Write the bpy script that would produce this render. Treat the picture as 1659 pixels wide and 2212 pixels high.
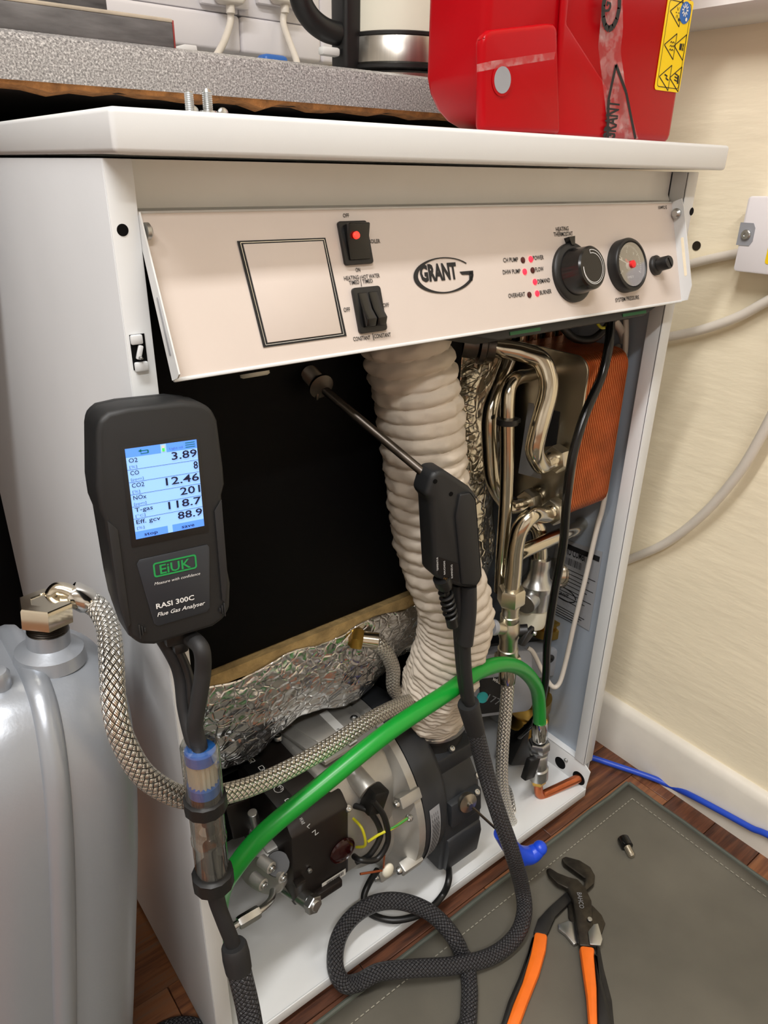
import bpy, bmesh, math, random
from mathutils import Vector, Matrix, noise
random.seed(7)
for o in list(bpy.data.objects): bpy.data.objects.remove(o)
scene = bpy.context.scene
COL = scene.collection
V = Vector
PI = math.pi

# ------------------------------------------------------------------ camera
W, H, FPX = 1659, 2212, 1577.0
CX = V((0.78646813, -0.2499794, 0.56478153))     # world x seen from the camera (right, down, forward)
CY = V((-0.6173864, -0.34391374, 0.70750079))
CZ = V((0.01737551, -0.90511526, -0.42481108))
CAM = V((-.1535, -.427, .865))                   # metres; front lip of the boiler lid is y = 0, floor z = 0
cd = bpy.data.cameras.new('camera'); cam = bpy.data.objects.new('camera', cd); COL.objects.link(cam)
cd.sensor_fit = 'HORIZONTAL'; cd.sensor_width = 36; cd.lens = FPX / W * 36; cd.clip_start = .01
rot = Matrix(((CX[0], -CX[1], -CX[2]), (CY[0], -CY[1], -CY[2]), (CZ[0], -CZ[1], -CZ[2])))
cam.matrix_world = Matrix.Translation(CAM) @ rot.to_4x4()
scene.camera = cam

# ------------------------------------------------------------------ world, lights, exposure
wd = bpy.data.worlds.new('world'); scene.world = wd; wd.use_nodes = True
wd.node_tree.nodes['Background'].inputs[0].default_value = (1, .96, .9, 1)
wd.node_tree.nodes['Background'].inputs[1].default_value = .25
LAMPS = [((-.6, -.42, 2.36), (1.2, .12), 23), ((-.85, -1.45, 2.36), (1.2, .12), 21)]
for loc, sz, e in LAMPS:
    ld = bpy.data.lights.new('ceiling_panel_light', 'AREA'); ld.shape = 'RECTANGLE'; ld.size, ld.size_y = sz
    ld.energy = e; ld.color = (1, .99, .985)
    lo = bpy.data.objects.new('ceiling_panel_light', ld); COL.objects.link(lo); lo.location = (loc[0], loc[1], loc[2] - .012)
vs = scene.view_settings
vs.view_transform = 'Standard'; vs.look = 'None'; vs.exposure = 0.5; vs.gamma = 1; vs.use_curve_mapping = False

# ------------------------------------------------------------------ pixel -> place helpers
def ray(px, py):
    d = V((px - W / 2, py - H / 2, FPX))
    return V((d.dot(CX), d.dot(CY), d.dot(CZ)))
def P(px, py, y=None, x=None, z=None):
    r = ray(px, py)
    if y is not None: t = (y - CAM.y) / r.y
    elif x is not None: t = (x - CAM.x) / r.x
    else: t = (z - CAM.z) / r.z
    return CAM + r * t
def path(*pts):                      # (px, py, y) triples
    return [P(a, b, y=c) for a, b, c in pts]
def onp(px, py, o, n):
    r = ray(px, py); return CAM + r * ((o - CAM).dot(n) / r.dot(n))

# ------------------------------------------------------------------ materials
def lin(c): return tuple(((v / 255 + .055) / 1.055) ** 2.4 if v > 10 else v / 255 / 12.92 for v in c)
MATS = {}
class NT:
    def __init__(s, m): s.t = m.node_tree; s.n = s.t.nodes; s.l = s.t.links; s.b = s.n['Principled BSDF']
    def new(s, k, **kw):
        n = s.n.new(k)
        for a, b in kw.items(): setattr(n, a, b)
        return n
    def m(s, op, a, b=None):
        n = s.new('ShaderNodeMath', operation=op)
        for i, q in enumerate((a, b)):
            if q is None: continue
            if isinstance(q, (int, float)): n.inputs[i].default_value = q
            else: s.l.new(q, n.inputs[i])
        return n.outputs[0]
    def co(s, k='Object'): return s.new('ShaderNodeTexCoord').outputs[k]
    def noise(s, sc, det=4, src=None, rough=.5):
        n = s.new('ShaderNodeTexNoise'); n.inputs['Scale'].default_value = sc; n.inputs['Detail'].default_value = det
        n.inputs['Roughness'].default_value = rough
        s.l.new(src if src is not None else s.co(), n.inputs['Vector']); return n.outputs['Fac']
    def ramp(s, fac, stops):
        r = s.new('ShaderNodeValToRGB'); e = r.color_ramp.elements
        while len(e) < len(stops): e.new(.5)
        for q, (p, c) in zip(e, stops): q.position = p; q.color = (*c, 1)
        s.l.new(fac, r.inputs[0]); return r.outputs[0]
    def bump(s, h, st=.3, d=.001):
        b = s.new('ShaderNodeBump'); b.inputs['Strength'].default_value = st; b.inputs['Distance'].default_value = d
        s.l.new(h, b.inputs['Height']); s.l.new(b.outputs[0], s.b.inputs['Normal'])
def mat(name, col, rough=.5, metal=0, var=0, vscale=20, bump=0, bscale=300, bdist=.0005, coat=0, emit=0, stretch=None):
    m = bpy.data.materials.new(name); m.use_nodes = True; MATS[name] = m
    t = NT(m); b = t.b; c = lin(col)
    b.inputs['Base Color'].default_value = (*c, 1); b.inputs['Roughness'].default_value = rough; b.inputs['Metallic'].default_value = metal
    if coat: b.inputs['Coat Weight'].default_value = coat; b.inputs['Coat Roughness'].default_value = .08
    src = None
    if stretch:
        mp = t.new('ShaderNodeMapping'); mp.inputs['Scale'].default_value = stretch; t.l.new(t.co(), mp.inputs[0]); src = mp.outputs[0]
    if var:
        f = t.noise(vscale, 5, src)
        t.l.new(t.ramp(f, [(.3, tuple(v * (1 - var) for v in c)), (.7, tuple(min(1, v * (1 + var)) for v in c))]), b.inputs['Base Color'])
    if bump: t.bump(t.noise(bscale, 3, src), bump, bdist)
    if emit: b.inputs['Emission Color'].default_value = (*c, 1); b.inputs['Emission Strength'].default_value = emit
    return m
def braid(name, c1, c2, rough, metal, N=10, dens=330, fine=3):
    m = bpy.data.materials.new(name); m.use_nodes = True; MATS[name] = m; t = NT(m)
    sep = t.new('ShaderNodeSeparateXYZ'); t.l.new(t.co('UV'), sep.inputs[0])
    u = t.m('MULTIPLY', sep.outputs[0], N); v = t.m('MULTIPLY', sep.outputs[1], dens)
    s = t.m('ADD', u, v); q = t.m('SUBTRACT', u, v)
    par = t.m('FLOORED_MODULO', t.m('ADD', t.m('FLOOR', s), t.m('FLOOR', q)), 2)
    fs = t.m('ABSOLUTE', t.m('SINE', t.m('MULTIPLY', s, PI))); fq = t.m('ABSOLUTE', t.m('SINE', t.m('MULTIPLY', q, PI)))
    gs = t.m('ABSOLUTE', t.m('SINE', t.m('MULTIPLY', s, PI * fine))); gq = t.m('ABSOLUTE', t.m('SINE', t.m('MULTIPLY', q, PI * fine)))
    g = t.m('ADD', t.m('MULTIPLY', gs, par), t.m('MULTIPLY', gq, t.m('SUBTRACT', 1, par)))
    cell = t.m('POWER', t.m('MULTIPLY', fs, fq), .5)
    h = t.m('ADD', t.m('MULTIPLY', cell, .8), t.m('MULTIPLY', g, .25))
    t.l.new(t.ramp(cell, [(.12, lin(c2)), (.5, lin(c1))]), t.b.inputs['Base Color'])
    t.b.inputs['Roughness'].default_value = rough; t.b.inputs['Metallic'].default_value = metal
    t.bump(h, .9, .0016)
    return m
mat('white', (221, 223, 223), .28, var=.02, vscale=8, bump=.04, bscale=900)
mat('white_side', (213, 215, 217), .38, var=.03, vscale=6)
mat('inner_grey', (168, 178, 190), .35, .25, var=.05, vscale=7)
mat('beige', (211, 199, 190), .33, var=.035, vscale=9, bump=.03, bscale=800)
mat('strip', (238, 237, 232), .25, 0, var=.05, vscale=10)
mat('black', (20, 20, 20), .42, bump=.08, bscale=900)
mat('black_gloss', (12, 12, 12), .22)
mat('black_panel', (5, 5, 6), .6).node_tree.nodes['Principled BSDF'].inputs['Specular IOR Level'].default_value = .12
mat('rubber', (30, 30, 31), .6, bump=.12, bscale=1200, var=.15, vscale=30)
mat('charcoal', (26, 27, 28), .55, bump=.12, bscale=1500, var=.12, vscale=25)
mat('dark_grey', (42, 44, 47), .5, bump=.06, bscale=900, var=.1, vscale=20)
mat('burner_black', (30, 25, 23), .38, bump=.05, bscale=900)
mat('nickel', (214, 206, 188), .16, 1, bump=.05, bscale=60, bdist=.001, var=.06, vscale=40)
mat('satin', (206, 200, 184), .33, 1, var=.08, vscale=50, bump=.06, bscale=300)
mat('chrome', (222, 220, 214), .12, 1)
mat('zinc', (196, 198, 198), .3, 1, var=.1, vscale=60)
mat('cast', (182, 180, 174), .4, .6, bump=.15, bscale=700, var=.1, vscale=30)
mat('steel_plate', (190, 184, 170), .3, 1, var=.18, vscale=14)
mat('dark_steel', (92, 86, 80), .35, 1, var=.3, vscale=50)
mat('copper', (196, 112, 74), .28, .95, var=.18, vscale=40)
mat('hx_copper', (196, 112, 62), .34, .75, var=.2, vscale=30)
mat('brass', (196, 158, 78), .28, 1, var=.12, vscale=40)
mat('duct', (204, 192, 176), .62, var=.06, vscale=40, bump=.25, bscale=160, bdist=.0015)
mat('fibre', (166, 140, 92), .9, var=.3, vscale=60, bump=.5, bscale=200, bdist=.003)
mat('tank', (160, 165, 172), .34, .5, bump=.12, bscale=420, bdist=.0006, var=.03, vscale=9)
mat('green', (20, 148, 48), .32, var=.06, vscale=14)
mat('pcb', (30, 120, 70), .4)
mat('red', (172, 4, 16), .3, coat=.04, var=.04, vscale=7).node_tree.nodes['Principled BSDF'].inputs['Specular IOR Level'].default_value = .14
mat('yellow', (246, 208, 14), .4)
mat('sign_blue', (34, 98, 178), .4)
mat('wall', (245, 233, 205), .75, var=.05, vscale=4, bump=.45, bscale=34, bdist=.0022, stretch=(1, .55, 2.2))
mat('wall_white', (234, 232, 226), .7, var=.03, vscale=4)
mat('ceiling', (236, 234, 228), .8)
mat('skirting', (226, 220, 208), .45, var=.06, vscale=16, bump=.12, bscale=70)
mat('mat_fabric', (94, 90, 80), .62, var=.24, vscale=6, bump=.14, bscale=500)
mat('mat_edge', (80, 84, 76), .6, var=.15, vscale=20)
mat('stitch', (150, 146, 132), .8)
mat('orange', (236, 112, 26), .45, var=.08, vscale=40)
mat('tool_black', (36, 35, 34), .45, .3, var=.3, vscale=60)
mat('tool_steel', (70, 66, 60), .38, .9, var=.3, vscale=80)
mat('blue', (26, 74, 214), .35)
mat('blue_cable', (34, 74, 190), .4)
mat('cable_white', (222, 214, 202), .42, var=.05, vscale=30)
mat('plastic_white', (232, 228, 230), .4)
mat('ivory', (226, 222, 204), .35)
mat('print_black', (22, 22, 24), .6)
mat('print_white', (224, 224, 222), .6)
mat('print_grey', (128, 130, 134), .6)
mat('label_silver', (172, 174, 178), .4, .3)
mat('label_white', (216, 216, 212), .5)
mat('logo_green', (30, 150, 76), .5)
mat('badge', (40, 44, 50), .42)
mat('led_on', (255, 30, 50), .4, emit=1.6)
mat('led_off', (70, 18, 16), .3)
mat('neon_on', (255, 40, 30), .4, emit=2.2)
mat('dark_red', (44, 8, 8), .2)
mat('needle_red', (226, 30, 36), .4)
mat('screen', (140, 186, 252), .4, emit=.42)
mat('screen_bar', (84, 140, 240), .4, emit=.42)
mat('screen_ink', (20, 24, 60), .4)
mat('screen_line', (84, 116, 190), .4)
mat('screen_green', (20, 120, 120), .4)
mat('battery', (60, 230, 90), .4, emit=.6)
mat('filter_blue', (36, 104, 190), .45)
mat('filter_pleat', (214, 206, 188), .8)
mat('chip', (150, 100, 52), .9, var=.35, vscale=90, bump=.8, bscale=240, bdist=.003)
mat('underside', (40, 27, 19), .9)  # shade under the worktop put into the base colour
mat('worn_board', (92, 90, 90), .6, var=.45, vscale=22, bump=.2, bscale=120, stretch=(1, 1, 5))
mat('board_edge', (176, 164, 146), .6, var=.2, vscale=30)
mat('red_edge', (140, 50, 46), .6)
mat('yg_yellow', (206, 200, 40), .45)
mat('yg_green', (60, 140, 50), .45)
mat('teal', (40, 160, 160), .4)
mat('grey_plastic', (150, 152, 158), .45)
mat('orange_red', (210, 84, 52), .5)
mat('lamp', (255, 250, 240), .5, emit=4)
# speckled worktop
m = mat('worktop', (150, 146, 142), .4); t = NT(m)
t.l.new(t.ramp(t.noise(620, 3, None, .7), [(.32, lin((84, 82, 82))), (.46, lin((132, 129, 127))), (.55, lin((162, 159, 156))), (.72, lin((220, 216, 212)))]), t.b.inputs['Base Color'])
# wood planks: every plank has its own tone
m = mat('wood', (110, 66, 44), .42); t = NT(m)
mp = t.new('ShaderNodeMapping'); mp.inputs['Scale'].default_value = (3, 40, 40); t.l.new(t.co(), mp.inputs[0])
oi = t.new('ShaderNodeObjectInfo'); t.l.new(t.m('MULTIPLY', oi.outputs['Random'], 40), mp.inputs['Location'])
g = t.m('ADD', t.m('MULTIPLY', t.noise(3, 6, mp.outputs[0], .65), .8), t.m('MULTIPLY', oi.outputs['Random'], .3))
t.l.new(t.ramp(g, [(.3, lin((58, 36, 28))), (.5, lin((104, 64, 44))), (.66, lin((142, 92, 58))), (.85, lin((120, 96, 78)))]), t.b.inputs['Base Color'])
# crinkled foil
def foilmat(name, col, sc):
    m = mat(name, col, .17, 1); t = NT(m)
    vo = t.new('ShaderNodeTexVoronoi'); vo.feature = 'DISTANCE_TO_EDGE'; vo.inputs['Scale'].default_value = sc
    w = t.noise(sc * .5, 2); mx = t.new('ShaderNodeVectorMath', operation='MULTIPLY_ADD'); t.l.new(t.co(), mx.inputs[0]); mx.inputs[1].default_value = (1, 1, 1)
    cb = t.new('ShaderNodeCombineXYZ')
    for k in range(3): t.l.new(t.m('MULTIPLY', w, .03 * (1, -1, .6)[k]), cb.inputs[k])
    t.l.new(cb.outputs[0], mx.inputs[2]); t.l.new(mx.outputs[0], vo.inputs['Vector'])
    crease = t.m('MINIMUM', vo.outputs['Distance'], .12)
    t.bump(t.m('ADD', t.m('MULTIPLY', crease, 1.2), t.m('MULTIPLY', t.noise(sc * .35, 3), .8)), .55, .006)
foilmat('foil', (222, 222, 222), 75)
foilmat('foil_warm', (216, 210, 196), 65)
# brushed kettle steel
mat('brushed', (190, 186, 178), .3, 1, var=.2, vscale=4, stretch=(30, 30, 1))
mat('braid_dummy', (0, 0, 0))
braid('braid_steel', (242, 240, 232), (104, 100, 92), .27, 1, 10, 165)
braid('braid_black', (54, 54, 57), (3, 3, 3), .24, 0, 12, 210, 3)
# clear plastic: thin see-through walls with a gloss on top
m = bpy.data.materials.new('clear'); m.use_nodes = True; MATS['clear'] = m; t = NT(m); t.n.remove(t.b)
tr = t.new('ShaderNodeBsdfTransparent'); tr.inputs[0].default_value = (.95, .955, .94, 1)
gl = t.new('ShaderNodeBsdfGlossy'); gl.inputs['Roughness'].default_value = .06
lw = t.new('ShaderNodeLayerWeight'); lw.inputs[0].default_value = .25
fr = t.new('ShaderNodeMath', operation='MULTIPLY_ADD'); t.l.new(lw.outputs['Facing'], fr.inputs[0]); fr.inputs[1].default_value = .85; fr.inputs[2].default_value = .07
mx = t.new('ShaderNodeMixShader'); t.l.new(fr.outputs[0], mx.inputs[0]); t.l.new(tr.outputs[0], mx.inputs[1]); t.l.new(gl.outputs[0], mx.inputs[2])
t.l.new(mx.outputs[0], t.n['Material Output'].inputs[0])
m = bpy.data.materials.new('tape'); m.use_nodes = True; MATS['tape'] = m; t = NT(m)
t.b.inputs['Base Color'].default_value = (.85, .8, .78, 1); t.b.inputs['Roughness'].default_value = .15
f = t.noise(60, 6, None, .7); t.l.new(t.ramp(f, [(.45, (.03,) * 3), (.62, (.16,) * 3), (.75, (.6,) * 3)]), t.b.inputs['Alpha']); t.bump(f, .6, .002)

# ------------------------------------------------------------------ mesh builder
OFF = {}
class MB:
    def __init__(s): s.v = []; s.f = []; s.uv = []
    def face(s, idx, uv=None): s.f.append(tuple(idx)); s.uv.append(uv)
    def addbm(s, bm, mtx=None):
        k = len(s.v); bm.verts.ensure_lookup_table()
        for i, v in enumerate(bm.verts): v.index = i; s.v.append(mtx @ v.co if mtx else v.co.copy())
        for f in bm.faces: s.face([k + v.index for v in f.verts])
        bm.free(); return s
    def box(s, c, size, R=None, bev=.001, seg=2):
        bm = bmesh.new(); bmesh.ops.create_cube(bm, size=1); bmesh.ops.scale(bm, vec=V(size), verts=bm.verts)
        if bev: bmesh.ops.bevel(bm, geom=bm.edges[:], offset=min(bev, min(size) * .45), segments=seg, affect='EDGES', profile=.5)
        M = Matrix.Translation(V(c)) @ (R.to_4x4() if R else Matrix())
        return s.addbm(bm, M)
    def span(s, a, b, bev=.001, seg=2):
        a, b = V(a), V(b); return s.box((a + b) / 2, [abs(q) for q in (b - a)], None, bev, seg)
    def prism(s, poly, d, bev=0, seg=2, capbev=True):     # world polygon extruded by vector d
        bm = bmesh.new(); vs = [bm.verts.new(p) for p in poly]; f = bm.faces.new(vs)
        r = bmesh.ops.extrude_face_region(bm, geom=[f])
        bmesh.ops.translate(bm, vec=V(d), verts=[g for g in r['geom'] if isinstance(g, bmesh.types.BMVert)])
        bmesh.ops.recalc_face_normals(bm, faces=bm.faces[:])
        if bev:
            e = [e for e in bm.edges if len(e.link_faces) == 2 and e.calc_face_angle(0) > .5]
            bmesh.ops.bevel(bm, geom=e, offset=bev, segments=seg, affect='EDGES', profile=.5)
        return s.addbm(bm)
    def tube(s, pts, r, n=14, cap=True, rfun=None, flat=None):
        pts = [V(p) for p in pts]; k0 = len(s.v); L = 0; up = None; rings = []
        for i, p in enumerate(pts):
            t = (pts[min(i + 1, len(pts) - 1)] - pts[max(i - 1, 0)]).normalized()
            if up is None:
                up = V((0, 0, 1)) if abs(t.z) < .9 else V((1, 0, 0))
            up = (up - t * up.dot(t)).normalized(); side = t.cross(up)
            if i: L += (p - pts[i - 1]).length
            rr = r[i] if isinstance(r, (list, tuple)) else r
            for j in range(n):
                a = 2 * PI * j / n
                q = rfun(L, a, i) * rr if rfun else rr
                s.v.append(p + up * math.cos(a) * q * (flat or 1) + side * math.sin(a) * q)
            rings.append(L)
        for i in range(len(pts) - 1):
            for j in range(n):
                j2 = (j + 1) % n; a = k0 + i * n
                s.face((a + j, a + j2, a + n + j2, a + n + j), ((j / n, rings[i]), ((j + 1) / n, rings[i]), ((j + 1) / n, rings[i + 1]), (j / n, rings[i + 1])))
        if cap:
            s.face([k0 + j for j in range(n)][::-1]); s.face([k0 + (len(pts) - 1) * n + j for j in range(n)])
        return s
    def lathe(s, prof, o, axis, n=28, ref=None):
        o = V(o); a = V(axis).normalized(); u = V(ref) if ref else (V((0, 0, 1)) if abs(a.z) < .9 else V((1, 0, 0)))
        u = (u - a * u.dot(a)).normalized(); w = a.cross(u); k = len(s.v)
        for r, h in prof:
            for j in range(n):
                q = 2 * PI * j / n; s.v.append(o + a * h + (u * math.cos(q) + w * math.sin(q)) * max(r, 1e-5))
        for i in range(len(prof) - 1):
            for j in range(n):
                j2 = (j + 1) % n; b = k + i * n; s.face((b + j, b + j2, b + n + j2, b + n + j))
        s.face([k + j for j in range(n)][::-1]); s.face([k + (len(prof) - 1) * n + j for j in range(n)])
        return s
    def cyl(s, a, b, r, n=24, bev=.0006):
        a, b = V(a), V(b); h = (b - a).length; e = min(bev, h * .3, r * .3)
        return s.lathe([(r - e, 0), (r, e), (r, h - e), (r - e, h)], a, b - a, n)
    def hexa(s, a, b, r, ref=None):
        a, b = V(a), V(b); h = (b - a).length; e = h * .12
        return s.lathe([(r * .9, 0), (r, e), (r, h - e), (r * .9, h)], a, b - a, 6, ref)
    def ball(s, c, r, sc=(1, 1, 1), seg=16, R=None):
        bm = bmesh.new(); bmesh.ops.create_uvsphere(bm, u_segments=seg, v_segments=seg // 2 + 2, radius=r)
        return s.addbm(bm, Matrix.Translation(V(c)) @ (R.to_4x4() if R else Matrix()) @ Matrix.Diagonal((*sc, 1)))
    def poly(s, pts):
        k = len(s.v); s.v += [V(p) for p in pts]; s.face(range(k, k + len(pts))); return s
    def build(s, name, m, parent=None, label=None, cat=None, group=None, kind=None, smooth=40, loc=None, sub=0):
        if parent is not None: off = OFF[parent.name]
        elif loc is not None: off = V(loc)
        else:
            lo = [min(q[i] for q in s.v) for i in range(3)]; hi = [max(q[i] for q in s.v) for i in range(3)]
            off = V(((lo[0] + hi[0]) / 2, (lo[1] + hi[1]) / 2, lo[2]))
        me = bpy.data.meshes.new(name); me.from_pydata([q - off for q in s.v], [], s.f)
        if any(s.uv):
            ul = me.uv_layers.new(name='UVMap'); k = 0
            for f, uv in zip(s.f, s.uv):
                for j in range(len(f)):
                    if uv: ul.data[k].uv = uv[j]
                    k += 1
        bm = bmesh.new(); bm.from_mesh(me); bmesh.ops.recalc_face_normals(bm, faces=bm.faces[:]); bm.to_mesh(me); bm.free()
        me.polygons.foreach_set('use_smooth', [True] * len(me.polygons))
        me.set_sharp_from_angle(angle=math.radians(smooth))
        me.materials.append(MATS[m]); o = bpy.data.objects.new(name, me); COL.objects.link(o)
        if parent is not None: o.parent = parent
        else: o.location = off
        OFF[o.name] = off
        if sub: md = o.modifiers.new('sub', 'SUBSURF'); md.levels = md.render_levels = sub
        tag(o, label, cat, group, kind); return o
def tag(o, label=None, cat=None, group=None, kind=None):
    for k, v in (('label', label), ('category', cat), ('group', group), ('kind', kind)):
        if v: o[k] = v
    return o
def thing(name, label, cat, loc, group=None):
    o = bpy.data.objects.new(name, None); COL.objects.link(o); o.location = loc; o.empty_display_size = .02; OFF[o.name] = V(loc)
    return tag(o, label, cat, group)
def smoothp(pts, k=8):              # Catmull-Rom through the points
    pts = [V(p) for p in pts]; out = []
    for i in range(len(pts) - 1):
        a = pts[max(i - 1, 0)]; b = pts[i]; c = pts[i + 1]; d = pts[min(i + 2, len(pts) - 1)]
        for j in range(k):
            t = j / k; t2 = t * t; t3 = t2 * t
            out.append(.5 * (2 * b + (c - a) * t + (2 * a - 5 * b + 4 * c - d) * t2 + (3 * b - a - 3 * c + d) * t3))
    return out + [pts[-1]]
def T(s, p0, p1, h, n, m, parent, name='lettering', eps=.0004, bold=0, shear=0, fit=True):
    """flat printed words from p0 (left of baseline) to p1 (right), cap height h, on a face with normal n"""
    cu = bpy.data.curves.new('t', 'FONT'); cu.body = s; cu.size = 1; cu.offset = bold; cu.shear = shear; cu.resolution_u = 2
    ob = bpy.data.objects.new('t', cu); COL.objects.link(ob)
    dg = bpy.context.evaluated_depsgraph_get(); me = bpy.data.meshes.new_from_object(ob.evaluated_get(dg))
    bpy.data.objects.remove(ob); bpy.data.curves.remove(cu)
    xs = [v.co.x for v in me.vertices]; x0, x1 = min(xs), max(xs)
    p0, p1, n = V(p0), V(p1), V(n).normalized(); u = (p1 - p0); L = u.length; u.normalize(); w = n.cross(u)
    if w.length < .1: w = V((0, 0, 1))
    sx = L / (x1 - x0); sy = h / .69
    b = MB(); b.v = [p0 + u * (v.co.x - x0) * sx + w * v.co.y * sy + n * eps for v in me.vertices]
    for p in me.polygons: b.face(p.vertices)
    bpy.data.meshes.remove(me)
    return b.build(name, m, parent)
class Fr:                            # a local frame: u right, v up, n out
    def __init__(s, o, u, v): s.o = V(o); s.u = V(u).normalized(); s.v = V(v); s.v = (s.v - s.u * s.u.dot(s.v)).normalized(); s.n = s.u.cross(s.v)
    def __call__(s, a, b, c=0): return s.o + s.u * a + s.v * b + s.n * c
    def R(s): return Matrix((s.u, s.v, s.n)).transposed()
    def px(s, x, y, c=0): return onp(x, y, s.o + s.n * c, s.n)
    def loc(s, x, y): d = s.px(x, y) - s.o; return d.dot(s.u), d.dot(s.v)
def rrect(a0, b0, a1, b1, r, k=5):
    out = []
    for cx, cy, s in ((a1 - r, b1 - r, 0), (a0 + r, b1 - r, 1), (a0 + r, b0 + r, 2), (a1 - r, b0 + r, 3)):
        for i in range(k + 1):
            q = (s + i / k) * PI / 2; out.append((cx + r * math.cos(q), cy + r * math.sin(q)))
    return out
def circ(c, r, n=24): return [(c[0] + r * math.cos(2 * PI * i / n), c[1] + r * math.sin(2 * PI * i / n)) for i in range(n)]
def fpoly(F, pts, c=0): return [F(a, b, c) for a, b in pts]
def ring(b, F, pts_out, pts_in, c):   # flat ring between two loops
    k = len(b.v); n = len(pts_out); b.v += fpoly(F, pts_out, c) + fpoly(F, pts_in, c)
    for i in range(n): j = (i + 1) % n; b.face((k + i, k + j, k + n + j, k + n + i))
    return b
def line(b, F, a, c, w, e=0):         # flat stroke between two local points
    a, c = V(a), V(c); d = (c - a).normalized(); q = V((-d.y, d.x)) * w / 2
    b.poly(fpoly(F, [a + q, a - q, c - q, c + q], e)); return b
def screw(name, c, n, r, parent, m='zinc', h=.003):
    b = MB(); n = V(n).normalized(); b.lathe([(r, 0), (r, h * .5), (r * .8, h * .9), (r * .35, h), (r * .3, h * .6)], c, n, 18)
    return b.build(name, m, parent)

# ================================================================== THE SETTING
WX = .741                                            # face of the right wall
struct = dict(kind='structure')
floor = MB().span((-2.6, -3.2, -.06), (WX + .1, 1.0, -.012), 0).build('floor', 'wood', loc=(0, 0, 0), **struct)
pw, pl = .066, .33
pm = None
for i in range(15):
    y = .14 - i * pw - pw
    x = -1.0 - (i * .137) % pl
    while x < WX:
        a, b = max(x, -1.0), min(x + pl, WX)
        if b - a > .02:
            bb = MB().box((0, 0, -.006), (b - a - .0008, pw - .0008, .012), None, .0006, 1)
            o = bb.build('plank', 'wood', floor)
            o.location = ((a + b) / 2, y + pw / 2, 0)
        x += pl
MB().span((WX, -3.2, -.06), (WX + .1, 1.0, 2.5), 0).build('wall_right', 'wall', loc=(WX, 0, 0), **struct)
MB().span((-2.6, .9, -.06), (WX, 1.0, 2.5), 0).build('wall_back', 'wall_white', loc=(0, .9, 0), **struct)
MB().span((-2.7, -3.2, -.06), (-2.6, 1.0, 2.5), 0).build('wall_left', 'wall_white', loc=(-2.6, 0, 0), **struct)
MB().span((-2.6, -3.3, -.06), (WX, -3.2, 2.5), 0).build('wall_front', 'wall_white', loc=(0, -3.2, 0), **struct)
MB().span((-2.6, -3.2, 2.4), (WX, 1.0, 2.5), 0).build('ceiling', 'ceiling', loc=(0, 0, 2.4), **struct)
sk = P(1659, 1716, x=WX - .014)
b = MB(); x0 = WX - .015
b.prism([(WX, -3.2, 0), (x0, -3.2, 0), (x0, -3.2, .078), (x0 + .004, -3.2, .088), (x0 + .01, -3.2, .092), (WX, -3.2, .092)], (0, 4.1, 0))
b.build('baseboard_right', 'skirting', loc=(WX, 0, 0), **struct)
# window sill high on the right wall
s0 = P(1659, 50, x=WX); s1 = P(1500, 66, x=WX); zs = (s0.z + s1.z) / 2
b = MB(); prof = [(0, 0), (-.03, 0), (-.045, .004), (-.052, .012), (-.05, .022), (-.04, .03), (-.034, .04), (-.034, .2), (0, .2)]
b.prism([(WX + a, -1.6, zs + c) for a, c in prof], (0, 2.3, 0))
b.build('trim_1', 'wall_white', loc=(WX, 0, zs), **struct)
for i, (loc, sz, e) in enumerate(LAMPS):
    t = thing('ceiling_light', ('slim white ceiling light fitting nearest the worktop', 'slim white ceiling light fitting farther from the worktop')[i], 'light', (loc[0], loc[1], 2.4), 'ceiling light fittings')
    MB().box((loc[0], loc[1], 2.39), (sz[0] + .04, sz[1] + .04, .02), None, .002).build('frame', 'plastic_white', t)
    MB().box((loc[0], loc[1], 2.378), (sz[0], sz[1], .006), None, .001).build('diffuser', 'lamp', t)

# ================================================================== BOILER CASING
XL, XR, YF = .002, .6175, .028
cab = thing('boiler_cabinet', 'open white steel boiler casing with lid, side panels and floor tray', 'boiler', (.31, .3, 0))
b = MB(); b.span((XL, YF, .012), (XL + .0025, .60, .868), .0008)
b.build('side_panel', 'white_side', cab)
b = MB(); b.span((XR - .0025, YF + .002, .02), (XR, .60, .868), .0008); b.build('side_panel', 'white_side', cab)
MB().span((XR - .005, YF + .02, .035), (XR - .003, .6, .866), 0).build('inner_lining', 'inner_grey', cab)
MB().span((XL + .003, YF + .02, .035), (XL + .005, .6, .866), 0).build('inner_lining', 'inner_grey', cab)
b = MB(); b.span((XL + .0005, YF - .001, .012), (.0195, YF + .0015, .868), .0007); b.span((.0175, YF, .012), (.0195, YF + .02, .868), .0005)
fl = b.build('front_flange', 'white', cab)
b = MB(); b.span((.5995, YF - .001, .068), (XR, YF + .0015, .868), .0007); b.span((.5995, YF - .0005, .068), (.6015, YF + .018, .868), .0006)
fr_ = b.build('front_flange', 'white', cab)
MB().span((0, 0, .870), (.62, .60, .8925), .003, 3).build('lid', 'white', cab)
# fixed strip under the lid, with its rolled lower edge
b = MB(); y0 = .047
b.prism([(.0215, y0, .868), (.0215, y0, .846), (.0215, y0 - .003, .841), (.0215, y0, .837), (.0215, y0 + .01, .836), (.0215, y0 + .01, .868)], (.5775, 0, 0))
b.build('upper_strip', 'strip', cab)
MB().span((.02, .5, .035), (.6, .505, .865), 0).build('back_panel', 'inner_grey', cab)
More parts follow.
